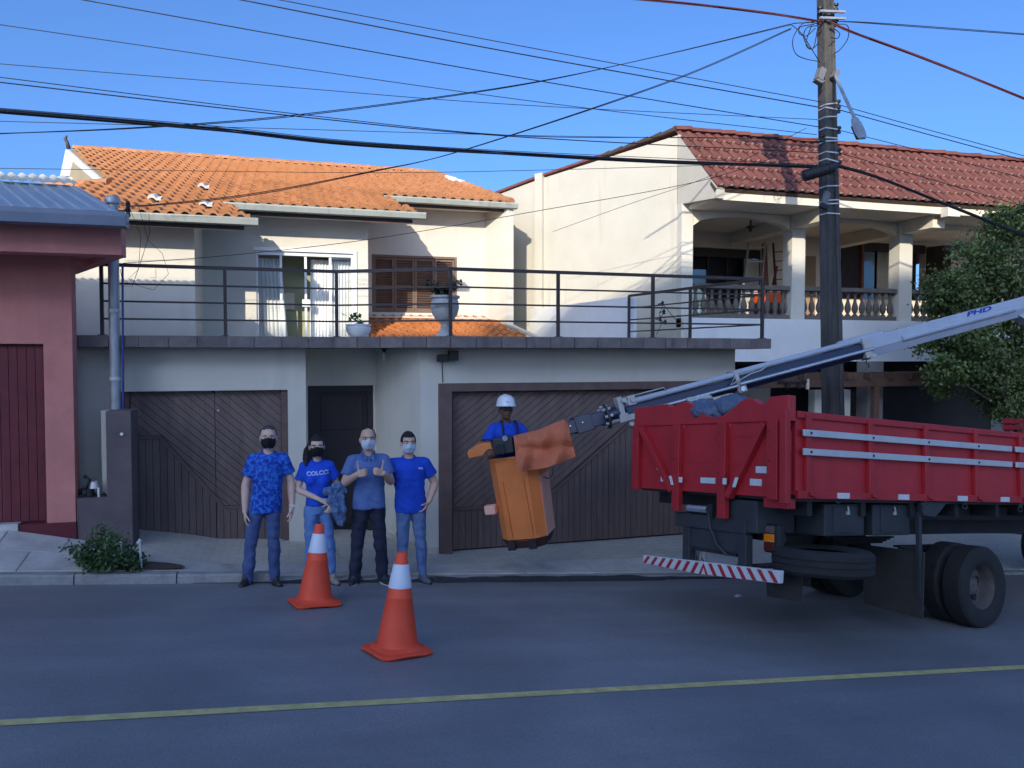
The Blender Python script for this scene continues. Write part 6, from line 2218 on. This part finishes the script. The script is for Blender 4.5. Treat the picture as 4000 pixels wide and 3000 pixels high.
    for side in (-1, 1):
        fx, fy = cfg['feet'][0 if side < 0 else 1]
        hp, kn, an = S(hx + side * .082, 0, .87), S((hx + side * .085) * .45 + fx * .55, -.02, .50), S(fx, fy, cfg.get('cuff', .03))
        tr_.cap(hp, kn, .093 * k * fit, .068 * k * fit, 16)
        tr_.cap(kn, lerp(kn, an, .35), .068 * k * fit, .066 * k * fit, 16)
        q = lerp(kn, an, .35)
        tr_.lathe([(.066 * k * fit, 0), (.060 * k * cfg.get('hemw', 1) * fit, (an - q).length), (.04, (an - q).length + .001)], q, 16, an - q)
    remeshed(tr_, 'trousers', .0095, cfg['jeans'], P, 4, .5, cloth(.014, 11))
    for i, (fx, fy) in enumerate(cfg['feet']):
        shoe(P, fx * k, fy + .0, .0 + (gz(X + fx) - zb if 'z' not in cfg else 0), (-.35 if i == 0 else .35) * cfg.get('toe', 1), cfg['shoe'], cfg.get('sole', M_SOLED))
    return P, hc, k * cfg.get('headk', 1.07), shirt, body


def hair_cap(P, hc, k, m, style):
    if style == 'short':
        keep = lambda p: p.z > (.052 if p.y < -.055 else (.0 if p.y < -.01 else (-.045 if p.y < .03 else -.085)))
        g = (.0845, .107, .113)
    elif style == 'receding':
        keep = lambda p: (p.z > .078 and p.y > -.068) or (p.y > -.01 and p.z > -.03 and p.z < .2) or (p.y > .03 and p.z > -.085)
        g = (.0855, .108, .1125)
    elif style == 'balding':
        keep = lambda p: (p.z > .088 and p.y > -.035) or (p.y > -.005 and p.z > -.04 and abs(p.x) > .05) or (p.y > .035 and p.z > -.085)
        g = (.0865, .109, .112)
    else:
        keep = lambda p: p.z > (.055 if p.y < -.05 else (.0 if p.y < -.01 else (-.055 if p.y < .03 else -.10)))
        g = (.083, .106, .113)
    mb = patch(V((0, 0, 0)), *g, keep)
    for i, p in enumerate(mb.v):
        mb.v[i] = hc + (p * (1 + .02 * noise.noise(p * 60)) + V((0, .006, .018))) * k
    return mb.build('hair', m, P, True)


M_JEAN1 = mat('dark_blue_denim', (0.035, 0.06, 0.16), .9, .25, 5, .75, 13, col2=(0.08, 0.125, 0.28))
M_JEAN2 = mat('light_blue_denim', (0.085, 0.18, 0.42), .9, .2, 5, .7, 13, col2=(0.15, 0.27, 0.55))
M_JEAN3 = mat('black_blue_denim', (0.008, 0.010, 0.024), .9, .3, 5, .75, 13, col2=(0.025, 0.032, 0.065))
M_JEAN4 = mat('worn_blue_denim', (0.06, 0.11, 0.26), .9, .3, 5, .75, 13, col2=(0.14, 0.22, 0.40))
M_SH1 = mat('mottled_blue_shirt', (0.004, 0.03, 0.30), .85, .3, 34, .55, 9, col2=(0.025, 0.17, 0.68), detail=3)
for n_ in M_SH1.node_tree.nodes:
    if n_.type == 'VALTORGB':
        n_.color_ramp.elements[0].position, n_.color_ramp.elements[1].position = .44, .60
    if n_.type == 'TEX_NOISE' and n_.inputs['Scale'].default_value == 34:
        n_.inputs['Scale'].default_value = 24
M_SH2 = mat('royal_blue_shirt', (0.005, 0.07, 0.58), .85, .12, 6, .6, 9, stretch=(1, 1, .7))
M_SH3 = mat('grey_blue_polo', (0.09, 0.155, 0.36), .9, .1, 8, .6, 9, stretch=(1, 1, .7))
M_SH4 = mat('cobalt_blue_shirt', (0.004, 0.058, 0.48), .85, .14, 6, .6, 9, stretch=(1, 1, .7))
M_SH5 = mat('bright_blue_work_shirt', (0.004, 0.06, 0.5), .85, .12, 6, .6, 9, stretch=(1, 1, .7))
PG = 'people posing at the kerb'
DN, IN_ = V((0, 0, -1)), V((1, 0, 0))

# --- first from the left
P1, hc, k, s1, b1_ = person('person in mottled blue t-shirt, jeans and black mask, leftmost of the four', -.255, 8.74, 1.74, dict(
    skin=M_SKIN, hairm=M_HAIRG, hip=.0, lean=.045, head=.05, w=.98, feet=((-.19, .0), (.10, .0)), hem=.80, shirt=M_SH1, jeans=M_JEAN1, shoe=M_SHOE, fit=.98, group=PG, neck=.95, sleeve=.66,
    ra=dict(el=(-.195, .03, 1.10), wr=(-.20, -.03, .83), hd=(.02, -.1, -1), hn=(1, .1, 0), side=1), la=dict(el=(.285, .03, 1.12), wr=(.29, -.02, .85), hd=(-.02, -.1, -1), hn=(-1, .1, 0), side=-1)))
hair_cap(P1, hc, k, M_HAIRG, 'receding')
mask(P1, hc, k, M_MASKB)
wp = V((.289, -.018, .868)) * .994
MB().lathe([(.031, -.009), (.034, -.006), (.034, .006), (.031, .009)], wp, 18, (0, .15, 1)).build('watch', M_STRAP, P1, auto=40)
MB().cyl(wp + V((.012, -.03, 0)), wp + V((.016, -.04, 0)), .017, n=14).build('watch_face', M_WHITE, P1)

# --- the woman
P2, hc, k, s2, b2_ = person('person in royal blue lettered t-shirt with ponytail and black mask, holding a denim jacket', .315, 8.78, 1.655, dict(
    skin=M_SKIN, hairm=M_HAIRD, hip=.0, lean=-.01, head=-.01, w=.90, feet=((-.10, .0), (.15, .0)), hem=.885, shirt=M_SH2, jeans=M_JEAN2, shoe=M_SHOET, fit=.98, hemw=.85, cuff=.10, group=PG, bust=True, sleeve=.6, belly=.93, arm=.88, neck=.85, jaw=.93,
    ra=dict(el=(-.235, .0, 1.125), wr=(.02, -.165, 1.02), hd=(.9, -.15, -.35), hn=(-.2, .6, -.8), side=1, curl=.5), la=dict(el=(.235, .04, 1.13), wr=(.165, -.15, .985), hd=(-.35, -.4, -.75), hn=(-.4, .9, 0), side=-1, curl=.55)))
hair_cap(P2, hc, k, M_HAIRD, 'woman')
mb = MB()
pt = [hc + V(q) * k for q in ((0, .09, .06), (-.05, .11, .03), (-.10, .07, -.05), (-.115, .0, -.13), (-.12, -.04, -.19))]
for i in range(4):
    mb.cap(pt[i], pt[i + 1], (.035, .04, .042, .038)[i], (.04, .042, .038, .015)[i], 12)
mb.ell(hc + V((0, .03, .128)) * k, .03, .035, .018, 12, 8)
hr = remeshed(mb, 'ponytail', .007, M_HAIRD, P2, 3, .5, lambda co, nr: co + nr * .006 * noise.noise(V((co.x * 60, co.y * 60, co.z * 14))))
mask(P2, hc, k, M_MASKB)


def shirt_print(P, shirt, txt, size, m, cx, cz, name, squash=1.0, rot=0.0):
    """lettering pressed onto the front of a shirt"""
    me = text_mesh(txt, size, m, name, bold=.0025)
    bvh = BVHTree.FromPolygons([v.co.copy() for v in shirt.data.vertices], [tuple(p.vertices) for p in shirt.data.polygons])
    for v in me.vertices:
        x, z = v.co.x * squash, v.co.y
        x, z = x * math.cos(rot) - z * math.sin(rot), x * math.sin(rot) + z * math.cos(rot)
        hit = bvh.ray_cast(V((cx + x, -1, cz + z)), V((0, 1, 0)))
        yy = hit[0].y if hit[0] else -.12
        v.co = V((cx + x, yy - .0035 - (.0012 if v.co.z > 0 else 0), cz + z))
    return link(name, me, shirt)


M_PRINT = mat('pale_blue_print', (.42, .50, .75), .7)
shirt_print(P2, s2, 'COLCCI', .062, M_PRINT, -.005, 1.325 * .9457, 'shirt_lettering', 1.05, .05)
# denim jacket over her arm: a thing of its own
jk = thing('denim_jacket', 'blue denim jacket draped over the forearm of the person with the ponytail', 'jacket', (.47, 8.62, gz(.4) + .8), M=Matrix.Translation((.315, 8.78, gz(.315))), local=True)
mb = MB()
for a, b, r0, r1 in (((.09, -.17, 1.055), (.22, -.12, 1.10), .045, .05), ((.22, -.12, 1.10), (.27, -.10, 1.04), .05, .04), ((.14, -.16, 1.02), (.20, -.17, .86), .05, .06), ((.22, -.13, 1.0), (.26, -.15, .84), .045, .055), ((.19, -.16, .86), (.235, -.15, .70), .055, .045), ((.25, -.14, .86), (.27, -.14, .74), .04, .03), ((.12, -.18, .96), (.16, -.17, .88), .035, .035)):
    mb.cap(a, b, r0 * .95, r1 * .95, 12)


def denim_fold(co, nr):
    q = V((co.x * 22, co.y * 22, co.z * 8))
    return co + nr * (.024 * noise.noise(q) + .012 * noise.noise(co * 34))


remeshed(mb, 'jacket_cloth', .008, mat('jacket_denim', (0.07, 0.13, 0.27), .9, .25, 10, .3, 90, col2=(.13, .21, .38)), jk, 3, .5, denim_fold)
MB().tube([(.135, -.235, .93), (.19, -.25, .90), (.22, -.235, .84), (.24, -.225, .78)], .006, 5).build('jacket_seam', M_JEAN1, jk)

# --- thumbs up
P3, hc, k, s3, b3_ = person('person in grey blue polo giving two thumbs up, white mask and dark jeans', .85, 8.74, 1.775, dict(
    skin=M_SKIN2, hairm=M_HAIRD, hip=.015, lean=.0, head=.01, w=1.06, feet=((-.145, .0), (.17, .0)), hem=.865, shirt=M_SH3, jeans=M_JEAN3, shoe=M_SHOE, sole=M_SOLE, fit=1.06, group=PG, sleeve=.7, crew=False, belly=1.02, arm=1.06, neck=1.02,
    ra=dict(el=(-.245, -.06, 1.155), wr=(-.135, -.26, 1.265), hd=(.85, -.35, .30), hn=(.35, .9, 0), side=1, curl=1.3, thumb=(-.10, -.02, 1), tk=1.15),
    la=dict(el=(.255, -.06, 1.15), wr=(.155, -.26, 1.27), hd=(-.85, -.35, .30), hn=(-.35, .9, 0), side=-1, curl=1.3, thumb=(.12, -.02, 1), tk=1.15)))
hair_cap(P3, hc, k, M_HAIRD, 'balding')
mask(P3, hc, k, M_MASKW, True)
k = 1.775 / 1.75
cb = MB()
for s in (-1, 1):
    c0 = V((.015 * k, 0, 0))
    cb.prism([c0 + V((s * .012, -.085, 1.405 * k)), c0 + V((s * .058, -.105, 1.385 * k)), c0 + V((s * .080, -.055, 1.445 * k)), c0 + V((s * .075, .03, 1.50 * k)), c0 + V((s * .06, -.03, 1.485 * k)), c0 + V((s * .05, -.065, 1.455 * k))], (0, -.008, .004))
cb.build('collar', M_SH3, P3, bevel=.003)
MB().bar((.015 * k, -.118, 1.30 * k), (.015 * k, -.098, 1.43 * k), .022, .006, (0, -1, .2)).build('placket', M_SH3, P3)

# --- fourth
P4, hc, k, s4, b4_ = person('person in cobalt blue t-shirt with white mask, one hand in jeans pocket', 1.37, 8.80, 1.745, dict(
    skin=M_SKIN2, hairm=M_HAIRD, hip=-.02, lean=-.015, head=-.045, w=1.10, feet=((-.125, .03), (.115, -.02)), hem=.825, shirt=M_SH4, jeans=M_JEAN4, shoe=M_SHOEG, fit=1.0, hemw=.85, cuff=.085, group=PG, sleeve=.62, belly=.98, arm=1.1, neck=1.08, jaw=1.06,
    ra=dict(el=(-.33, .13, 1.22), wr=(-.50, .19, 1.27), hd=(-1, .05, .05), hn=(0, -1, 0), side=-1), la=dict(el=(.275, .05, 1.13), wr=(.185, -.065, .945), hd=(-.45, -.15, -.8), hn=(-.8, .35, .2), side=-1, curl=.3, thumb=(-.75, -.5, -.1))))
hair_cap(P4, hc, k, M_HAIRD, 'short')
mask(P4, hc, k, M_MASKW, True)
shirt_print(P4, s4, 'CBL', .026, M_PRINT, .085, 1.335 * .997, 'chest_logo', 1.2, -.15)

# --- worker standing in the bucket
wq = atD(1985, 2080, 9.12)
P5, hc, k, s5, b5_ = person('person in white hard hat, sunglasses and blue shirt standing in the orange bucket', wq.x, wq.y, 1.60, dict(
    z=wq.z - .02, rz=rad(-2), skin=M_SKIND, hairm=M_HAIRD, hip=.05, lean=-.07, head=-.035, w=1.06, feet=((.05, .0), (.2, .0)), hem=.86, shirt=M_SH5, jeans=M_JEAN1, shoe=M_SHOE, sleeve=.95, crew=False, arm=1.0,
    ra=dict(el=(-.285, -.06, 1.215), wr=(-.30, -.27, 1.145), hd=(-.2, -1, -.2), hn=(0, 0, -1), side=-1, curl=.7), la=dict(el=(.285, -.05, 1.19), wr=(.16, -.22, 1.06), hd=(-.5, -.6, -.4), hn=(0, 0, -1), side=1, curl=.8)))
HK = k
hm = [(.118, 0), (.113, .012), (.108, .02), (.106, .05), (.094, .085), (.065, .115), (.03, .128), (.004, .131)]
hb_ = MB().lathe([(a * HK * 1.04, b * HK * 1.06) for a, b in hm], hc + V((0, .0, .045)) * k, 28)
hb_.v = [V((p.x, hc.y + (p.y - hc.y) * 1.16, p.z)) for p in hb_.v]
hat = hb_.build('hard_hat', mat('white_helmet', (.74, .76, .78), .3, .04, 6, coat=.3), P5, auto=50)
MB().prism([hc + V((.105 * math.sin(a), -.10 - .05 * math.cos(a), .05)) * k for a in [(-1.2 + .2 * i) for i in range(13)]] + [hc + V((.09 * math.sin(a), -.07, .052)) * k for a in (1.1, .4, -.4, -1.1)], (0, 0, .008)).build('visor', MATS['white_helmet'], hat)
MB().box(hc.x - .008, hc.x + .008, hc.y - .1 * k, hc.y + .1 * k, hc.z + .172 * k, hc.z + .186 * k).build('ridge', MATS['white_helmet'], hat, bevel=.004)
MB().obox(hc + V((-.01, -.123, .10)) * k, (.018, 0, 0), (0, .004, 0), (0, .004, .008)).build('emblem', mat('pale_blue_emblem', (.35, .5, .62), .5), hat)
sg = MB()
for s in (-1, 1):
    sg.ell(hc + V((s * .033, -.097, .008)) * k, .03 * k, .010 * k, .018 * k, 14, 10)
    sg.tube([hc + V((s * .06, -.085, .012)) * k, hc + V((s * .08, -.02, .012)) * k, hc + V((s * .08, .02, .0)) * k], .004, 5)
sg.tube([hc + V((-.015, -.104, .012)) * k, hc + V((.015, -.104, .012)) * k], .004, 5)
sg.build('sunglasses', mat('black_sunglass', (.006, .006, .008), .12), P5, True)
k = 1.60 / 1.75
for s in (-1, 1):
    MB().tube([V((s * .105, -.135, 1.0)) * k, V((s * .10, -.142, 1.22)) * k, V((s * .095, -.118, 1.38)) * k, V((s * .092, -.04, 1.475)) * k, V((s * .09, .06, 1.46)) * k], .013, 6).build('harness_strap', M_JEAN3, P5, True)
for s in (-1, 1):
    MB().prism([V((-.02 + s * .010, -.083, 1.41)) * k, V((-.02 + s * .056, -.105, 1.38)) * k, V((-.02 + s * .078, -.05, 1.44)) * k, V((-.02 + s * .05, -.06, 1.455)) * k], (0, -.007, .004)).build('collar', M_SH5, P5)

# ================================================================ traffic cones
M_CONE = mat('red_orange_cone', (0.86, 0.085, 0.03), .55, .12, 4, .12, 30, streak=((0.6, 0.06, 0.03), .5, 7))
M_BAND = mat('white_cone_band', (0.68, 0.72, 0.80), .5, .05, 6)


def cone(label, X, Y, rz):
    z = gz(X, Y) + .003
    T = Matrix.Translation((X, Y, z)) @ Matrix.Rotation(math.atan(SLOPE), 4, 'Y') @ Matrix.Rotation(-math.atan(CROSS), 4, 'X') @ Matrix.Rotation(rz, 4, 'Z')
    c = thing('traffic_cone', label, 'traffic cone', M=T, local=True, group='traffic cones on the road')
    mb = MB()
    rows = []
    for hw, h, p in ((.232, 0, 5), (.238, .012, 5), (.225, .022, 5), (.195, .034, 3.2), (.172, .06, 2), (.165, .075, 2)):
        rows.append([V((hw * math.cos(t) * (abs(math.cos(t)) ** p + abs(math.sin(t)) ** p) ** (-1 / p), hw * math.sin(t) * (abs(math.cos(t)) ** p + abs(math.sin(t)) ** p) ** (-1 / p), h + (.012 * abs(math.cos(2 * t)) if hw > .22 else 0))) for t in [2 * PI * i / 48 for i in range(48)]])
    for k in range(len(rows) - 1):
        for i in range(48):
            mb.quad(rows[k][i], rows[k][(i + 1) % 48], rows[k + 1][(i + 1) % 48], rows[k + 1][i])
    mb.poly(rows[0]).poly(rows[-1])
    mb.build('base', M_CONE, c, auto=40)
    R = lambda h: lerp(.163, .042, (h - .07) / .70)
    MB().lathe([(R(.068), .068), (R(.30), .30), (R(.42) + .0, .42), (R(.425) + .002, .424), (R(.435) + .003, .432), (R(.44) + .001, .436), (R(.50), .50)], (0, 0, 0), 40).build('body', M_CONE, c, auto=40)
    MB().lathe([(R(.50) + .004, .501), (R(.505) + .005, .506), (R(.68) + .005, .679), (R(.685) + .003, .684)], (0, 0, 0), 40).build('band', M_BAND, c, auto=40)
    MB().lathe([(R(.685), .685), (R(.70) + .001, .70), (R(.705) - .002, .705), (R(.77), .768), (R(.77) - .008, .776), (.02, .77)], (0, 0, 0), 32).build('tip', M_CONE, c, auto=40)
    return c


cone('farther red traffic cone standing in front of the person with the ponytail', .235, 7.75, rad(12))
cone('nearer and larger red traffic cone with a white band on the road', .805, 6.0, rad(20))

# scrap of paper on the road behind the truck
p = at(2885, 2332, 1)
d = ray(2885, 2332)
t = (SLOPE * X0 + CROSS * KY - HC) / (d.z + SLOPE * d.x + CROSS * d.y)
P_ = CAM + d * t
o = MB().add([P_ + V(q) for q in ((-.04, -.03, .006), (.0, -.035, .02), (.05, -.02, .008), (.045, .03, .012), (.0, .04, .022), (-.045, .03, .006))], [(0, 1, 4, 5), (1, 2, 3, 4)]).build('paper_scrap', M_WHITE)
tag(o, 'small white scrap of paper on the asphalt behind the truck', 'litter')
